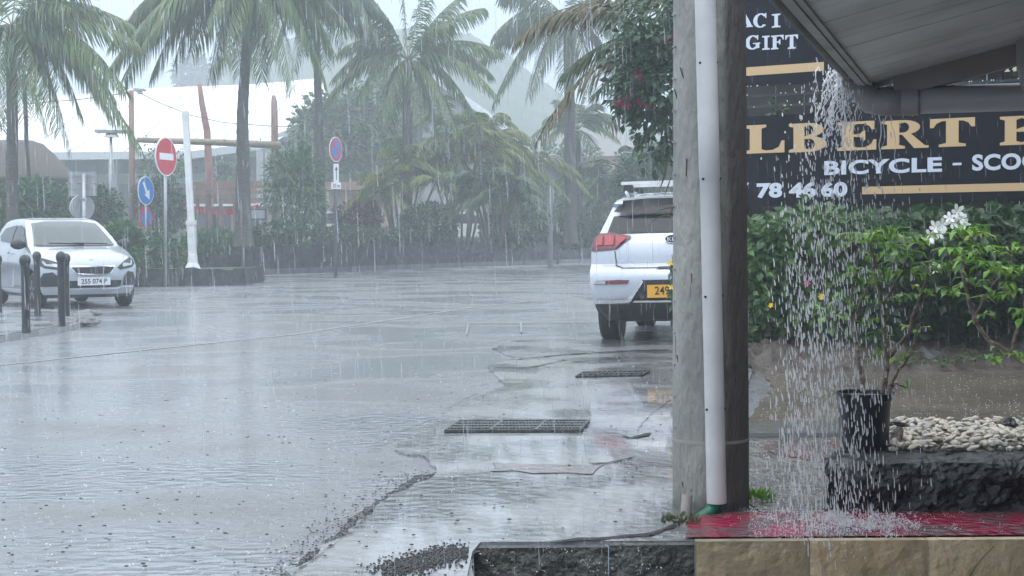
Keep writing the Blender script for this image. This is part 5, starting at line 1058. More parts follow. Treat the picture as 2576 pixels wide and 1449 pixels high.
def glyph(mb, ch, px0, px1, yt, yb_, d=.004):
    (sa, zt), (sb, zb_) = SP(px0, yt), SP(px1, yb_); zb_ = SP(px0, yb_)[1]; zt = SP(px0, yt)[1]; k = 0
    for pl in GL[ch]:
        mb.prism([(sa+(sb-sa)*x, zb_+(zt-zb_)*y) for x, y in pl], SO+sn*(d+.0004*k), sax, Z, sn*.003); k += 1
tl = thing('shop_sign', 'dark navy shop sign with gold ALBERT lettering and white phone number below', 'shop sign', tuple(sw(1.4, 1.4)))
zl0, zl1 = SP(1870, 519)[1], SP(1870, 294)[1]
panel(SP(1800, 400)[0], 4.6, zl0, zl1, 'sign_panel', tl, NAVY)
for ch, x0, x1, yt, yb_ in [('L', 1875, 1974, 316, 387), ('B', 1985, 2083, 312, 384), ('E', 2107, 2205, 308, 380), ('R', 2218, 2337, 305, 376), ('T', 2340, 2453, 300, 371), ('B', 2516, 2620, 294, 366)]:
    mb = MB(); glyph(mb, ch, x0, x1, yt, yb_); mb.build('gold_letter', GOLD, tl)
mb = MB(); glyph(mb, 'A', 1780, 1870, 319, 390); mb.build('gold_letter', GOLD, tl)
def stext(t, txt, px0, px1, yt, yb_, m, bold=.03, sp=1.05, name='lettering'):
    (sa, zt), sb, zb_ = SP(px0, yt), SP(px1, yt)[0], SP(px0, yb_)[1]; mb = MB(); put_text(mb, txt, sw(sa, zb_, .006), sax, Z, sb-sa, zt-zb_, bold, sp, depth=-sn*.005); return mb.build(name, m, t)
stext(tl, 'BICYCLE', 2074, 2370, 405, 441, SWH, .035); stext(tl, '-', 2397, 2419, 410, 416, SWH, .0); stext(tl, 'SCOOTER', 2446, 2740, 389, 430, SWH, .035)
stext(tl, '87', 1815, 1885, 461, 499, SWH, .045, 1.0); stext(tl, '78', 1904, 1968, 461, 499, SWH, .045, 1.0); stext(tl, '46', 1985, 2053, 459, 498, SWH, .045, 1.0); stext(tl, '60', 2066, 2132, 458, 496, SWH, .045, 1.0)
srect(tl, 2169, 2700, 470, 489, GOLD)
mb = MB()
for s_ in (-.12, 4.1): mb.bar(sw(s_, -.05, -.12), sw(s_, 3.4, -.12), .12)
mb.build('sign_post', DKMETAL, tl)
tu = thing('shop_sign', 'upper navy shop sign reading GIFT, mostly hidden by the eaves', 'shop sign', tuple(sw(1.4, 2.75)))
zu0 = SP(1870, 219)[1]; panel(SP(1800, 100)[0], 4.6, zu0, zu0+1.7, 'sign_panel', tu, NAVY)
for ch, x0, x1, yt, yb_ in [('A', 1855, 1893, 36, 71), ('C', 1896, 1932, 36, 71), ('I', 1942, 1964, 36, 70), ('G', 1876, 1914, 91, 126), ('I', 1918, 1937, 91, 126), ('F', 1941, 1972, 90, 125), ('T', 1976, 2008, 89, 124)]:
    mb = MB(); glyph(mb, ch, x0, x1, yt, yb_); mb.build('white_letter', SWH, tu)
srect(tu, 1790, 2073, 176, 197, GOLD)
for ch, x0, x1 in [('5', 2452, 2482), ('0', 2486, 2520), ('m', 2528, 2580)]: mb = MB(); glyph(mb, ch, x0, x1, 138, 182 if ch != 'm' else 181); mb.build('cream_letter', CREAM, tu)
mb = MB(); 
for s_ in (-.12, 4.1): mb.bar(sw(s_, zu0-.6, -.10), sw(s_, zu0+1.6, -.10), .08)
mb.build('sign_post', DKMETAL, tu)
# rails between the signs with hanging drops
WDROP = mat('water_drop', (.75,.79,.84), .05, spec=1)
for y, lb in ((240, 'upper dripping rail between the two shop signs'), (268, 'lower dripping rail between the two shop signs')):
    t = thing('sign_rail', lb, 'rail', tuple(sw(1.8, SP(1900, y)[1], -.06)), 0, 'dripping rails between the shop signs'); z_ = SP(1900, y)[1]
    mb = MB(); mb.bar(sw(-.15, z_, -.06), sw(4.5, z_, -.06), .03, .025); mb.build('bar', DKMETAL, t)
mb = MB()
for y, n_ in ((237, 34), (215, 20), (268, 34)):
    for _ in range(n_):
        s_ = rnd.uniform(-.2, 2.9); c_ = sw(s_, SP(1900, y)[1]-.004, .004); mb.lathe([(.0005, -.008), (.006, -.004), (.007, 0), (.0005, .007)], c_, 6)
stuff(mb.build('hanging_drops', WDROP), 'rain drops hanging in rows along the sign rails', 'rain drops')
# dark boarded wall behind the signs and hedge
t = thing('dark_boarding', 'dark vertical board fence behind the shop signs and hedge', 'fence', tuple(sw(0, 0, -1.0)))
mb = MB()
for k in range(64): s_ = -.62+k*.165; mb.prism([(s_, 0), (s_+.157, 0), (s_+.157, 4.6), (s_, 4.6)], SO-sn*(1.3+.012*(k % 2)), sax, Z, sn*.03)
mb.build('boards', mat('dark_boards', (.022,.024,.022), .7, c2=(.035,.038,.034), nscale=3), t)
# ================================================================ HEDGE
HG = leafmat('hedge_leaves', [(.02,.06,.02), (.04,.11,.03), (.07,.16,.045), (.11,.22,.055), (.045,.12,.045)], .22)
HGD = leafmat('deep_hedge_leaves', [(.018,.05,.02), (.03,.08,.03), (.05,.11,.035)], .3)
def hedge(label, x0, x1, y0, y1, Y0, n, m, L=.10, dep=.9, per=7):
    a = P(x0, y1, Y0); b = P(x1, y0, Y0); t = thing('hedge', label, 'hedge', ((a.x+b.x)/2, Y0+.4, 0)); mb = MB()
    for _ in range(n):
        u, v = rnd.random(), rnd.random(); x = a.x+(b.x-a.x)*u; z = a.z+(b.z-a.z)*v; yy = Y0+.30*nz((x*1.4, z*1.6, 0))*1.6+.22*nz((x*4, z*4, 2))+dep*.5*rnd.random()**2+.35*(v**2)*0+(.35*(1-v)**3)
        q = Vector((x, yy, z+.12*nz((x*2, 0, 3)))); s_ = rnd.uniform(.08, .17)
        for _ in range(per):
            o = ball(s_); d = Vector((rnd.uniform(-.8, .8), rnd.uniform(-1, .1), rnd.uniform(-1, .35))); leaf(mb, q+o, d, Vector((rnd.uniform(-.5, .5), -1, rnd.uniform(.1, 1.1))), L*rnd.uniform(.6, 1.25), L*.55*rnd.uniform(.7, 1.2))
    mb.build('foliage', m, t); sb = MB()
    for _ in range(26):
        x = rnd.uniform(a.x, b.x); q = Vector((x, Y0+.6, 0)); sb.tube([q, q+Vector((rnd.uniform(-.2, .2), -.1, (b.z)*.5)), q+Vector((rnd.uniform(-.4, .4), -.25, b.z*.92))], [.02, .015, .008], 5)
    sb.build('stems', BARK2, t)
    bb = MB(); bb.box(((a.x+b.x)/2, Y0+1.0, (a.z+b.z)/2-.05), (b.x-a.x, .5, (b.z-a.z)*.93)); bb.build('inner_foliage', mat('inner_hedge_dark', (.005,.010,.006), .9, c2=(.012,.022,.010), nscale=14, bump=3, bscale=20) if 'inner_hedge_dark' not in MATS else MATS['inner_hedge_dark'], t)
    return t
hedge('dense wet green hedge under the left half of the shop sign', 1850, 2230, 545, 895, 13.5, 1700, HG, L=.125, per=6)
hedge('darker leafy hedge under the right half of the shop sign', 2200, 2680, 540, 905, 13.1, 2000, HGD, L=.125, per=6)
t = thing('creeper', 'light green creeper climbing in front of the sign phone number', 'creeper', tuple(G(2060, 900)))
mb = MB(); clumps(mb, P(2060, 572, 13.4), (.30, .2, .13), 16, 8, .11, .055, .10, .5); clumps(mb, P(2030, 610, 13.9), (.3, .2, .2), 12, 7, .10, .05, .10, .5); clumps(mb, P(1955, 600, 13.9), (.3, .2, .12), 12, 7, .09, .05, .10, .5)
clumps(mb, P(1945, 282, 15.6), (.12, .1, .05), 4, 6, .10, .06, .06, .3)
mb.build('foliage', leafmat('creeper_leaves', [(.05,.13,.025), (.09,.19,.04), (.13,.22,.06)], .25), t); mb = MB(); mb.tube([G(2060, 890)+Vector((0, .2, 0)), P(2050, 700, 13.5), P(2060, 575, 13.4)], .012, 5); mb.build('stem', BARK2, t)
def flower(c, r_, m, n=5, nrm=Vector((0, -1, .3)), mb=None, cup=.25):
    nrm = nrm.normalized(); o = nrm.orthogonal().normalized(); o2 = nrm.cross(o); a0 = rnd.uniform(0, 6)
    for k in range(n):
        a_ = a0+2*PI*k/n; d = (o*math.cos(a_)+o2*math.sin(a_)+nrm*cup).normalized(); s_ = d.cross(nrm).normalized()
        mb.add([c, c+d*r_*.5-s_*r_*.28, c+d*r_*.9-s_*r_*.20, c+d*r_*1.0, c+d*r_*.85+s_*r_*.25, c+d*r_*.5+s_*r_*.26], [(0, 1, 2, 3, 4, 5)])
YEL = mat('yellow_petals', (.75,.55,.02), .5); PINKP = mat('magenta_bracts', (.42,.02,.12), .5)
for (x, y, r_, lb) in [(2066, 747, .030, 'yellow flower at the middle of the hedge'), (1938, 769, .024, 'yellow flower low on the left side of the hedge')]:
    mb = MB(); c_ = P(x, y, 13.1); flower(c_, r_, YEL, mb=mb); flower(c_+Vector((.01, .004, .012)), r_*.7, YEL, mb=mb); o = mb.build('flower', YEL); tag(o, lb, 'flower', 'yellow flowers on the hedge')
mb = MB(); flower(P(2030, 712, 13.2), .035, PINKP, mb=mb); tag(mb.build('flower', PINKP), 'dark pink flower half hidden in the hedge', 'flower')
# soil bank with a grey rock
mb = MB(); y0_, y1_ = yb1-.35, yb1+1.9; nx, ny = 240, 36; xa, xb = 2.0, 7.0; vs = []
for i in range(nx+1):
    for j in range(ny+1):
        x = xa+(xb-xa)*i/nx; v = j/ny; y = y0_+(y1_-y0_)*v; z = -.012+.16*min(1, v*1.7)**.9+(.09*nz((x*4, y*4, 1))+.06*nz((x*12, y*12, 2))+.03*nz((x*30, y*30, 2)))*min(1, v*5)
        vs.append((x, y+.08*nz((x*2, 0, 0)), z))
mb.add(vs, [(i*(ny+1)+j, (i+1)*(ny+1)+j, (i+1)*(ny+1)+j+1, i*(ny+1)+j+1) for i in range(nx) for j in range(ny)]); struct(mb.build('soil_bank', SOIL, smooth=True))
rock(P(2340, 920, 12.9), (.17, .13, .14), mat('grey_rock', (.06,.065,.075), .4, c2=(.10,.105,.115), nscale=9, bump=1.5, bscale=14), 'grey boulder on the soil bank behind the flower pot', 'rock', 3)
for i, (x, y, s_, lb) in enumerate([(2420, 930, .10, 'brown lump of rock right of the grey boulder'), (2220, 925, .08, 'small dark stone on the bank left of the grey boulder'), (2510, 935, .07, 'little dark stone on the bank nearest the right edge')]): rock(P(x, y, 12.7), (s_, s_*.8, s_*.7), SOIL, lb, 'stone', 11+i, group='dark stones on the soil bank')
mb = MB()
for _ in range(700):
    x = rnd.uniform(2.6, 5.6); y = yb1+rnd.uniform(-.25, .5); 
    if nz((x*2, y*2, 9)) < -.05: continue
    leaf(mb, Vector((x, y, .05+rnd.random()*.06)), Vector((rnd.uniform(-1, 1), -.5, rnd.uniform(.1, .8))), Vector((0, -.4, 1)), .05, .03)
stuff(mb.build('ground_cover', GRN1), 'low green weeds along the foot of the soil bank', 'ground cover')
# ================================================================ LAVA PLANTER
yf = G(2300, 1302).y; xl = P(2082, 1300, yf).x; zt_ = P(2300, 1160, yf).z; yk = 6.95
t = thing('planter', 'low rough black lava stone planter along the red kerb', 'planter', (xl+1, yf, 0))
nx, nz_, ny = 170, 16, 14; vs = []; xr = 4.2
for i in range(nx+1):
    x = xl+(xr-xl)*i/nx; ux = 1-i/nx; col = []
    for j in range(nz_+1):
        v = j/nz_; z = zt_*v; d = .055*nz((x*9, z*9, 2))+.035*abs(nz((x*22, z*22, 5)))+.015*nz((x*60, z*60, 5)); y = yf-d+.05*v**3+(.05 if j == nz_ else 0); col.append((x+(.05*nz((z*12, 3, 3)) if i == 0 else 0), y, z))
    for j in range(1, ny+1):
        v = j/ny; y = yf+.06+(yk-yf-.06)*v; z = zt_+.012*nz((x*9, y*9, 0))+.006*nz((x*30, y*30, 1))-.0; col.append((x+.34*(y-yf)*ux+(.03*nz((y*9, 3, 3)) if i == 0 else 0), y, z))
    vs += col
m = nz_+1+ny; mb = MB(); mb.add(vs, [(i*m+j, (i+1)*m+j, (i+1)*m+j+1, i*m+j+1) for i in range(nx) for j in range(m-1)])
LF = mb.build('stone_face', LAVA, t, smooth=False)
mb = MB(); rows = []   # left end
for j in range(13):
    v = j/12; y = yf+(yk-yf)*v
    for k in range(7): z = zt_*k/6; rows.append((xl+.34*(y-yf)-.03*nz((y*9, z*9, 2))-.02*abs(nz((y*22, z*22, 1))), y+(.0 if v else .0), z-.001))
mb.add(rows, [(i*7+k, i*7+k+1, (i+1)*7+k+1, (i+1)*7+k) for i in range(12) for k in range(6)]); mb.build('stone_end', LAVA, t)
# white pebbles: each of the largest ones a thing, copies of a few shapes
PEB = mat('white_pebble', (.50,.47,.41), .3, island=None, c2=(.36,.33,.28), nscale=14, spec=.6)
PEB2 = mat('grey_white_pebble', (.36,.35,.33), .3, c2=(.24,.22,.19), nscale=18, spec=.6); PEB3 = mat('cream_pebble', (.56,.50,.40), .3, c2=(.42,.36,.28), nscale=18, spec=.6)
protos = []
for s_ in range(6):
    o = rock((0, 0, 0), (.019+.004*(s_ % 3), .016, .012-.002*(s_ % 2)), (PEB, PEB3, PEB, PEB2, PEB, PEB3)[s_], '', 'pebble', 20+s_, group='white pebbles on the lava planter', cat='pebble'); me = o.data
    me.polygons.foreach_set('use_smooth', [True]*len(me.polygons)); protos.append(o)
placed = []; k = 0; tries = 0
px_l = P(2232, 1120, 7.2).x
while k < 280 and tries < 9000:
    tries += 1; y = rnd.uniform(yf+.22, 6.88); x = rnd.uniform(1.60, 2.50); 
    if x < .2555*y-.02 or x > .352*y+.03: continue
    if y < yf+.22+.14*abs(nz((x*5, 0, 0))): continue
    r_ = rnd.uniform(.7, 1.25)
    if any((x-a_)**2+(y-b_)**2 < (.0185*(r_+c_)*.70)**2 for a_, b_, c_ in placed): continue
    placed.append((x, y, r_)); src = protos[k % 6]; o = src if k < 6 else src.copy()
    if k >= 6: C.objects.link(o)
    bk = (y-yf-.22)/.7
    o.location = (x, y, zt_+.012+.025*min(1, bk*3)+.012*rnd.random()); o.scale = (r_*rnd.uniform(.8, 1.2), r_, r_*rnd.uniform(.8, 1.3)); o.rotation_euler = (rnd.uniform(-.4, .4), rnd.uniform(-.4, .4), rnd.uniform(0, 6))
    o['label'] = 'smooth white pebble in the pebble bed on the lava planter'; k += 1
mb = MB()
for _ in range(420):
    y = rnd.uniform(yf+.26, 6.9); x = rnd.uniform(.257*y, 2.6)
    b_ = bmesh.new(); bmesh.ops.create_icosphere(b_, subdivisions=1, radius=1); s_ = rnd.uniform(.012, .02); c_ = Vector((x, y, zt_+.008)); M = Matrix.Rotation(rnd.uniform(0, 3), 3, 'Z')
    mb.add([c_+M @ Vector((v.co.x*s_*1.4, v.co.y*s_, v.co.z*s_*.8)) for v in b_.verts], [tuple(v.index for v in f.verts) for f in b_.faces]); b_.free()
stuff(mb.build('pebble_bed', PEB), 'bed of smaller white pebbles beneath the large ones', 'gravel')
o = rock((P(2535, 1100, 6.6).x, 6.6, zt_+.05), (.045, .03, .032), mat('black_pebble', (.02,.02,.02), .3), 'single black stone among the white pebbles', 'stone', 31)
mb = MB(); a_ = P(2242, 1130, 6.22); b_ = P(2264, 1080, 6.3); mb.tube([a_, a_.lerp(b_, .35)+Vector((.004, 0, 0)), a_.lerp(b_, .7), b_], [.022, .026, .023, .017], 12, wob=.10); tag(mb.build('log', mat('grey_wood', (.20,.17,.14), .7, c2=(.12,.10,.08), nscale=30, bump=1, bscale=50)), 'short weathered piece of wood leaning on the pebbles', 'wood')
# ================================================================ FLOWER POTS
POTM = mat('black_pot_plastic', (.010,.012,.018), .35, spec=.5)
YP = 6.28; pcx = P(2174, 1060, YP).x; zb_ = zt_; ht = P(2174, 986, YP).z-zb_; k_ = 1/ppm(YP)
t = thing('flower_pot', 'large black plastic flower pot on the lava planter under the pouring water', 'flower pot', (pcx, YP, zb_))
r0_, r1_ = 60*k_, 66*k_; mb = MB(); mb.lathe([(r0_*.98, 0), (r0_, .01), (r1_*.99, ht*.86), (r1_*1.03, ht*.87), (r1_*1.03, ht*.965), (r1_*1.14, ht*.97), (r1_*1.14, ht), (r1_*1.02, ht), (r1_*.98, ht*.9)], (pcx, YP, zb_), 40); mb.build('pot_shell', POTM, t, smooth=False)
for p_ in t.children[0].data.polygons: p_.use_smooth = True
t.children[0].data.set_sharp_from_angle(angle=R(40))
mb = MB(); mb.lathe([(r1_*.99, ht*.9), (r1_*.99, ht*.93), (.001, ht*.94)], (pcx, YP, zb_), 24); mb.build('potting_soil', SOIL, t)
t = thing('flower_pot', 'small black pot behind the weathered piece of wood', 'flower pot', tuple(P(2262, 1100, 6.7))); c_ = P(2256, 1093, 6.62)
mb = MB(); mb.lathe([(.035, zt_), (.042, zt_+.05), (.045, zt_+.052), (.045, zt_+.062), (.040, zt_+.062), (.038, zt_+.05)], (c_.x, c_.y, 0), 24); mb.build('pot_shell', POTM, t)
STEM = mat('frangipani_bark', (.12,.085,.07), .5, c2=(.25,.19,.16), nscale=30, bump=1.4, bscale=50); STEMP = mat('pale_frangipani_bark', (.26,.21,.16), .6, c2=(.15,.11,.09), nscale=22, bump=1, bscale=50)
FL = leafmat('frangipani_leaves', [(.09,.24,.03), (.17,.36,.05), (.24,.43,.07), (.06,.17,.03), (.30,.40,.08)], .22, .35)
WPET = mat('white_petals', (.85,.87,.88), .5)
def stem_t(mb, pts, r0_, r1_, Y=YP, dy=0):
    q = [P(x, y, Y+dy*i/len(pts)) for i, (x, y) in enumerate(pts)]; o = []
    for i in range(len(q)-1):
        for k in range(4): o.append(q[i].lerp(q[i+1], k/4)+ball(.003))
    o.append(q[-1]); n = len(o); mb.tube(o, [(r0_+(r1_-r0_)*i/n)*(1.10 if i % 2 else .95) for i in range(n)], 8)
def lcluster(mb, x, y, n, L, Y=YP, up_b=.35, sp=1, W=.027):
    c_ = P(x, y, Y)
    for _ in range(n):
        a_ = rnd.uniform(0, 6.28); d = Vector((math.cos(a_), math.sin(a_)*.9, rnd.uniform(-.25, .9)*sp+up_b)).normalized(); L_ = L*rnd.uniform(.6, 1.15)
        W_ = W*rnd.uniform(.8, 1.2); b_ = c_+ball(.02); nrm = (Z-d*d.z).normalized(); s_ = d.cross(nrm)
        d2 = (d*.8-Z*.55).normalized(); d3 = (d*.5-Z*.95).normalized(); p1 = b_+d*L_*.42; p2 = p1+d2*L_*.35; p3 = p2+d3*L_*.23; f = nrm*W_*.22
        mb.add([b_, p1-s_*W_*.34+f, p1, p1+s_*W_*.34+f, p2-s_*W_*.55+f, p2, p2+s_*W_*.55+f, p3], [(0, 2, 1), (0, 3, 2), (1, 2, 5, 4), (2, 3, 6, 5), (4, 5, 7), (5, 6, 7)])
t = thing('frangipani_plant', 'potted frangipani with pale stems and white flowers in the black pot', 'plant', (pcx, YP, zb_+ht))
mb = MB(); stem_t(mb, [(2178, 990), (2168, 940), (2158, 890), (2144, 821)], .012, .008); stem_t(mb, [(2144, 821), (2165, 760), (2184, 722), (2205, 668), (2190, 640)], .007, .005)
mb.build('pale_stem', STEMP, t)
mb = MB(); stem_t(mb, [(2222, 990), (2234, 906), (2226, 850), (2222, 800), (2215, 736), (2200, 673), (2186, 606)], .0115, .0075)
stem_t(mb, [(2224, 765), (2245, 728), (2265, 690), (2286, 645), (2318, 618)], .008, .0055); stem_t(mb, [(2234, 900), (2262, 868), (2286, 838), (2300, 784), (2316, 750), (2337, 681)], .010, .0065)
stem_t(mb, [(2236, 980), (2262, 930), (2292, 888), (2311, 814)], .007, .005); stem_t(mb, [(2238, 985), (2252, 965), (2270, 970), (2285, 975)], .005, .003); stem_t(mb, [(2144, 821), (2110, 790), (2085, 800)], .005, .003)
stem_t(mb, [(2144, 830), (2140, 760), (2150, 660), (2165, 610)], .005, .003)
mb.build('dark_stems', STEM, t)
mb = MB()
for x, y, n, L in [(2186, 606, 12, .13), (2240, 600, 12, .12), (2165, 612, 11, .12), (2300, 612, 11, .12), (2325, 610, 11, .11), (2205, 660, 10, .13), (2240, 640, 10, .13), (2150, 690, 9, .11), (2337, 688, 12, .11), (2316, 748, 8, .10), (2085, 800, 7, .09), (2070, 795, 4, .09), (2190, 760, 7, .10), (2180, 820, 6, .10), (2215, 850, 5, .10), (2300, 835, 6, .10), (2260, 760, 8, .11), (2285, 700, 10, .12), (2170, 720, 9, .12), (2230, 700, 10, .12), (2280, 975, 3, .06), (2262, 905, 5, .10), (2135, 760, 7, .11), (2200, 900, 4, .08), (2225, 625, 8, .13), (2270, 655, 8, .13)]:
    lcluster(mb, x, y, max(2, int(n*.8)), L, YP+rnd.uniform(-.12, .15))
mb.build('leaves', FL, t)
t2 = thing('frangipani_plant', 'second frangipani rooted beyond the right edge, its branches reaching in with white flowers', 'plant', (P(2600, 1050, 7.7).x, 7.7, zt_))
mb = MB(); Yq = 7.7
stem_t(mb, [(2640, 1080), (2600, 930), (2576, 912), (2526, 877), (2489, 858), (2460, 820), (2440, 770), (2424, 700), (2420, 620)], .016, .008, Yq); stem_t(mb, [(2546, 890), (2552, 850), (2572, 800), (2590, 760)], .010, .008, Yq); stem_t(mb, [(2448, 803), (2480, 740), (2510, 700)], .006, .004, Yq)
mb.build('dark_stems', STEM, t2); mb = MB()
for x, y, n, L in [(2420, 600, 15, .15), (2450, 590, 14, .15), (2400, 640, 13, .15), (2440, 660, 15, .16), (2470, 640, 13, .15), (2490, 680, 13, .15), (2520, 690, 12, .15), (2450, 720, 12, .15), (2380, 680, 10, .14), (2395, 745, 9, .13), (2500, 760, 10, .14), (2555, 740, 12, .14), (2580, 800, 10, .13), (2530, 890, 7, .11), (2495, 910, 7, .10), (2560, 905, 8, .10), (2465, 800, 5, .12), (2545, 640, 10, .14), (2570, 690, 10, .14)]:
    lcluster(mb, x, y, n, L, Yq+rnd.uniform(-.2, .25), W=.032)
mb.build('leaves', FL, t2)
FLW = [(2408, 532, .052), (2395, 560, .05), (2425, 565, .045), (2418, 550, .05), (2388, 548, .04), (2352, 572, .05), (2342, 594, .05), (2362, 586, .045), (2335, 606, .04), (2370, 565, .045), (2352, 674, .04)]
for i, (x, y, r_) in enumerate(FLW):
    mb = MB(); flower(P(x, y, Yq-.15), r_*.82, WPET, nrm=Vector((rnd.uniform(-.6, .6), -1, rnd.uniform(-.2, .6))), mb=mb); mb.build('blossom', WPET, t2)
# ================================================================ BOUGAINVILLEA, PALM FRONDS AND SPRIGS BEHIND THE POLE
BOUG = leafmat('bougainvillea_leaves', [(.012,.045,.018), (.025,.08,.03), (.05,.12,.04), (.03,.06,.02)], .3)
Yb = 19; t = thing('bougainvillea', 'bougainvillea with magenta flowers hanging left of the concrete pole', 'shrub', (P(1790, 600, Yb).x, Yb, 0)); mb = MB()
clumps(mb, P(1710, 190, Yb), (.85, .8, .65), 190, 9, .12, .085, .22, .4); clumps(mb, P(1690, 60, Yb), (.9, .8, .5), 100, 9, .12, .085, .22, .4); clumps(mb, P(1665, 310, Yb), (.28, .5, .55), 55, 8, .11, .075, .16, .6); clumps(mb, P(1600, 230, Yb), (.35, .4, .3), 40, 8, .11, .08, .14, .5); clumps(mb, P(1640, 130, Yb), (.3, .4, .3), 30, 8, .11, .08, .16, .5)
mb.build('foliage', BOUG, t); mb = MB()
for (x, y) in [(1590, 188), (1598, 192), (1556, 255), (1565, 262), (1548, 262), (1575, 245), (1612, 262), (1600, 250), (1668, 98), (1672, 105), (1688, 80), (1684, 90), (1606, 195), (1578, 266), (1625, 268)]:
    mb = MB(); c0_ = P(x, y, Yb-.5)
    for k in range(2): flower(c0_+Vector((.02*k, 0, .015*k)), .05, PINKP, 3, Vector((rnd.uniform(-1, 1), -1, rnd.uniform(-1, .5))), mb, .5)
    mb.build('flower', PINKP, t)
mb = MB(); q = Vector((P(1790, 600, Yb).x, Yb, 0)); mb.tube([q, q+Z*1.6, P(1760, 300, Yb), P(1700, 200, Yb), P(1610, 190, Yb-.2)], [.09, .08, .06, .03, .012], 7); mb.tube([q+Z*1.5, P(1740, 380, Yb), P(1665, 350, Yb)], [.05, .03, .012], 6); mb.build('trunk', BARK2, t)
Yc = 20; t = thing('areca_palm', 'large areca palm behind the pole, brown-green fronds arching over the road', 'areca palm', (P(1800, 600, Yc).x, Yc, 0)); cr = MB(); crd = MB()
def fr2(mb_, pts, dY=(0, 0, 0), L=.5, n=44, dr=.55, W=.034, sp=.55):
    a_, c_, b_ = [P(x, y, Yc+d) for (x, y), d in zip(pts, dY)]; frond(mb_, a_, c_, b_, n, L, W, dr, sp, .018, .08)
fr2(cr, [(1760, 60), (1440, -60), (1296, 100)], L=.62); fr2(cr, [(1780, 100), (1500, 60), (1358, 345)], (0, -.5, -.8), L=.62, dr=.4); fr2(cr, [(1780, 20), (1560, -90), (1380, 60)], (0, .4, .6), L=.6); fr2(crd, [(1770, 160), (1600, 110), (1500, 235)], (0, -.6, -1), L=.5, dr=.4)
fr2(crd, [(1780, 80), (1560, 40), (1410, 190)], (0, .5, .5), L=.6); fr2(cr, [(1790, 130), (1640, 100), (1535, 320)], (0, -.2, .6), L=.5, dr=.5); fr2(crd, [(1780, 0), (1640, -60), (1480, 40)], (0, .3, .3), L=.55); fr2(cr, [(1790, 240), (1700, 210), (1600, 370)], (0, -.3, -.6), L=.42, n=34); fr2(crd, [(1790, 260), (1720, 240), (1640, 425)], (0, -.3, -.9), L=.4, n=34)
cr.build('crown', [BROWNF, RACH], t); crd.build('inner_crown', [PALMD, RACH], t)
mb = MB(); q = Vector((P(1800, 600, Yc).x, Yc, 0)); mb.tube([q, q+Z*1.5, P(1795, 150, Yc), P(1785, 20, Yc)], [.08, .07, .06, .05], 8); mb.build('trunk', BARK, t)
Yd = 12.5; t = thing('roadside_sprig', 'leafy sprigs with yellow flowers poking out left of the pole over the car plate', 'plant', tuple(G(1740, 940))); mb = MB(); sb = MB()
q = G(1745, 938); sb.tube([q, P(1715, 800, Yd), P(1700, 700, Yd), P(1690, 640, Yd)], [.012, .009, .006, .003], 5); sb.tube([q, P(1705, 860, Yd), P(1688, 740, Yd)], [.01, .007, .004], 5); sb.tube([q, P(1730, 700, Yd), P(1700, 560, Yd), P(1665, 520, Yd)], [.012, .009, .006, .003], 5); sb.build('stems', STEM, t)
for x, y, n in [(1690, 655, 3), (1686, 680, 4), (1690, 700, 5), (1684, 735, 5), (1690, 760, 6), (1688, 715, 4), (1695, 800, 6), (1700, 850, 5)]:
    for _ in range(n): leaf(mb, P(x+rnd.uniform(-2, 10), y, Yd)+ball(.02), Vector((rnd.uniform(-.6, .5), -.3, -1)), Vector((-.3, -1, .2)), .09, .035)
mb.build('leaves', BOUG, t)
for fx, fy in ((1685, 662), (1689, 722)): mb = MB(); flower(P(fx, fy, Yd-.03), .03, YEL, mb=mb); mb.build('flower', YEL, t)
cr = MB(); 
for pts in ([(1720, 560), (1670, 520), (1632, 568)], [(1720, 530), (1680, 512), (1640, 540)], [(1720, 520), (1690, 500), (1655, 520)]):
    a_, c_, b_ = [P(x, y, Yd-.2) for x, y in pts]; cr.tube([bez(a_, c_, b_, i/8) for i in range(9)], [.008*(1-i/9)+.002 for i in range(9)], 4)
for x, y in [(1688, 380), (1684, 400), (1680, 420), (1690, 440), (1676, 430)]: leaf(cr, P(x, y, Yd), Vector((-.35, 0, -1)), Vector((0, -1, 0)), .20, .014)
cr.build('foliage', BROWNF, t)
# ================================================================ FALLING WATER
def rainmat(name, col, tr, rough=.08):
    m = bpy.data.materials.new(name); m.use_nodes = True; tn = m.node_tree; b = tn.nodes['Principled BSDF']; b.inputs['Base Color'].default_value = (*col, 1); b.inputs['Roughness'].default_value = rough; b.inputs['Specular IOR Level'].default_value = 1
    T = tn.nodes.new('ShaderNodeBsdfTransparent'); x = tn.nodes.new('ShaderNodeMixShader'); x.inputs[0].default_value = tr; tn.links.new(b.outputs[0], x.inputs[1]); tn.links.new(T.outputs[0], x.inputs[2]); tn.links.new(x.outputs[0], tn.nodes['Material Output'].inputs[0]); return m
RAIN = rainmat('rain_drops', (.80,.84,.88), .72); FALL = rainmat('falling_water', (.95,.97,1), .28); SPL = rainmat('splash_drops', (.85,.88,.92), .35)
def drop(mb, p, L, r_, tilt=(0, 0)):
    d = Vector((tilt[0], tilt[1], -1)).normalized(); o = d.orthogonal().normalized(); o2 = d.cross(o); a_ = p-d*L*.5; b_ = p+d*L*.5; m1 = p-d*L*.2; m2 = p+d*L*.34
    vs = [a_]+[m1+(o*math.cos(2.094*k)+o2*math.sin(2.094*k))*r_*.8 for k in range(3)]+[m2+(o*math.cos(2.094*k)+o2*math.sin(2.094*k))*r_ for k in range(3)]+[b_]
    mb.add(vs, [(0, 1, 2), (0, 2, 3), (0, 3, 1)]+[(1+k, 4+k, 4+(k+1) % 3, 1+(k+1) % 3) for k in range(3)]+[(4, 7, 5), (5, 7, 6), (6, 7, 4)])
mb = MB(); n = 0
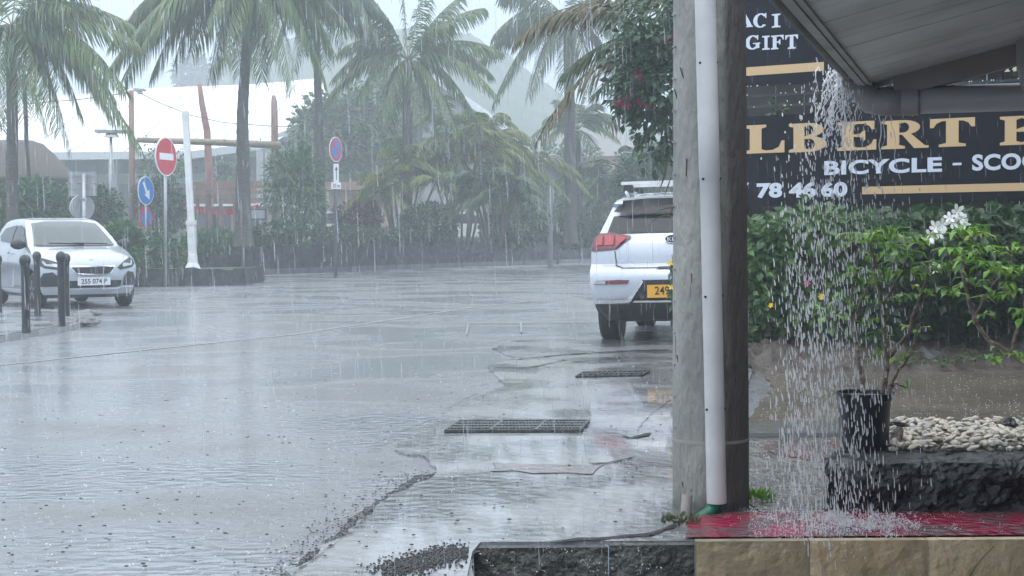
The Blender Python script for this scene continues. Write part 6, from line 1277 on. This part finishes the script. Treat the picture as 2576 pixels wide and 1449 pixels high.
while n < 9000:
    Y = 2.6+54*rnd.random()**1.25; x = rnd.uniform(-100, 2676); y = rnd.uniform(-60, 1500); p = P(x, y, Y)
    q = p-B; a_ = q.dot(ac); 
    if p.z < .04 or (a_ > -.02 and q.dot(ev) < .02 and x > 1500) : continue
    if Y < 5.9 and x > 1690: continue
    drop(mb, p, rnd.uniform(.02, .11)*(1+Y*.012), rnd.choice((.0004, .0007, .0012))*(1+Y*.03), (rnd.gauss(.03, .015), 0)); n += 1
stuff(mb.build('rain', RAIN), 'heavy rain falling over the whole street', 'rain')
mb = MB()
for i in range(3000):   # water spilling over the gutter corner
    k = rnd.random(); s_ = abs(rnd.gauss(0, .42)); top = B-ev*min(1.5, s_*1.1)+ac*(rnd.gauss(0, .09) if s_ < .3 else -.06); ff = rnd.random()**.75
    z = top.z+.03-ff*(top.z+.02); q_ = -ac*abs(rnd.gauss(0, .15))*ff**.5 if rnd.random() < .75 else ac*rnd.uniform(0, .12); top = top+q_; sp = .03+.045*ff; p = Vector((top.x+rnd.gauss(-.03, sp), top.y+rnd.gauss(0, sp), z))
    if p.x < .99 and p.y < 6.2: continue
    drop(mb, p, .008+.040*ff*rnd.random()+rnd.random()*.016, rnd.uniform(.0010, .0028) if rnd.random() < .8 else .0036, (rnd.gauss(.05, .05), 0))
for i in range(220):
    s_ = rnd.random()*.45; top = B-ev*s_-ac*.07; p = top+Vector((rnd.gauss(0, .03), rnd.gauss(0, .03), -.30*rnd.random()**1.4+.05)); drop(mb, p, rnd.uniform(.010, .026), rnd.uniform(.0018, .004), (rnd.gauss(0, .3), 0))
for i in range(24):   # joined strands running off the lip before they break up
    s_ = abs(rnd.gauss(0, .35)); q = B-ev*s_-ac*rnd.uniform(.04, .075)+Z*.02 if rnd.random() < .75 else B+ac*rnd.uniform(-.03, .12)-ev*.06-Z*.03; Ls = rnd.uniform(.06, .34); vx = rnd.uniform(-.10, .05); npt = 9
    pts_ = [q+Vector((vx*(k/npt)+.006*math.sin(k*1.9+i), .006*math.cos(k*1.3+i), -Ls*(k/npt)**1.3)) for k in range(npt+1)]; mb.tube(pts_, [rnd.uniform(.0012, .0034)*(1-.6*k/npt) for k in range(npt+1)], 5)
stuff(mb.build('falling_water', FALL), 'sheet of water drops pouring off the gutter corner', 'falling water')
mb = MB()   # splashes: droplets thrown up where the water lands, and all over the pavement
def splash(c, n, r_, h, s_):
    for _ in range(n):
        a_ = rnd.uniform(0, 6.28); k = rnd.random(); p = c+Vector((math.cos(a_)*r_*k, math.sin(a_)*r_*k, .004+h*rnd.random()*(1-k*.6))); drop(mb, p, s_*rnd.uniform(1, 3), s_*rnd.uniform(.3, .6), (math.cos(a_)*rnd.random()*2, math.sin(a_)*2))
for _ in range(105): c_ = G(rnd.gauss(2170, 75), rnd.gauss(1320, 13), .026); splash(c_, 22, .035, .03, .0046)
for _ in range(200): c_ = G(rnd.gauss(2130, 150), rnd.gauss(1315, 30), .026); splash(c_, 6, .02, .018, .0026)
for _ in range(1300):
    x = rnd.uniform(1885, 2110); y = rnd.uniform(1110, 1360); c_ = G(x, y, .024); splash(c_, 2, .006, .01, .003)
for _ in range(500): x = rnd.uniform(1890, 2576); y = rnd.uniform(945, 1085); c_ = G(x, y, .014); splash(c_, 2, .008, .012, .0042)
for _ in range(1500): x = rnd.uniform(0, 1690); y = 640+810*rnd.random()**.8; c_ = G(x, y, .008); splash(c_, 2, .010, .014, .0022+.00025*c_.y)
stuff(mb.build('splash_drops', SPL), 'drops splashing up from the wet road and pavement', 'splash')
# grit and drop craters scattered on the wet road
mb = MB()
for _ in range(380):
    x = rnd.uniform(0, 1690); y = rnd.uniform(900, 1445); c_ = G(x, y, .0215); s_ = rnd.uniform(.003, .009); mb.lathe([(s_, 0), (s_*.7, s_*.5), (s_*.1, s_*.6)], c_, 6)
for _ in range(900):
    k = rnd.random(); a_ = Vector(G(1108, 1190)).lerp(G(760, 1449), k); c_ = a_+Vector((-abs(rnd.gauss(0, .11)), rnd.gauss(0, .08), .005)); s_ = rnd.uniform(.0015, .005); mb.lathe([(s_, 0), (s_*.7, s_*.7), (s_*.1, s_*.9)], c_, 5)
for _ in range(2200):
    k = rnd.random(); a_ = Vector(G(1175, 1396)).lerp(G(1000, 1449), k); c_ = a_+Vector((rnd.gauss(0, .05)-.02, rnd.gauss(0, .07), .018)); s_ = rnd.uniform(.0015, .006)
    if c_.x < NX-.01: mb.lathe([(s_, 0), (s_*.7, s_*.7), (s_*.1, s_*.9)], c_, 5)
stuff(mb.build('grit', mat('dark_grit', (.012,.013,.014), .4)), 'dark grit scattered over the wet asphalt', 'grit')
# ================================================================ AIR
mb = MB(); mb.box((0, 140, 34.5), (620, 320, 71)); o = mb.build('haze', None) if False else None
me = bpy.data.meshes.new('haze'); me.from_pydata(mb.v, [], mb.f); o = bpy.data.objects.new('haze', me); C.objects.link(o)
hm = bpy.data.materials.new('haze_air'); hm.use_nodes = True; tn = hm.node_tree; tn.nodes.clear(); out = tn.nodes.new('ShaderNodeOutputMaterial'); pv_ = tn.nodes.new('ShaderNodeVolumePrincipled')
pv_.inputs['Color'].default_value = (.86, .935, 1, 1); pv_.inputs['Density'].default_value = HAZE; pv_.inputs['Anisotropy'].default_value = .0
tn.links.new(pv_.outputs[0], out.inputs['Volume']); me.materials.append(hm); stuff(o, 'grey-white rain haze filling the street air', 'haze')
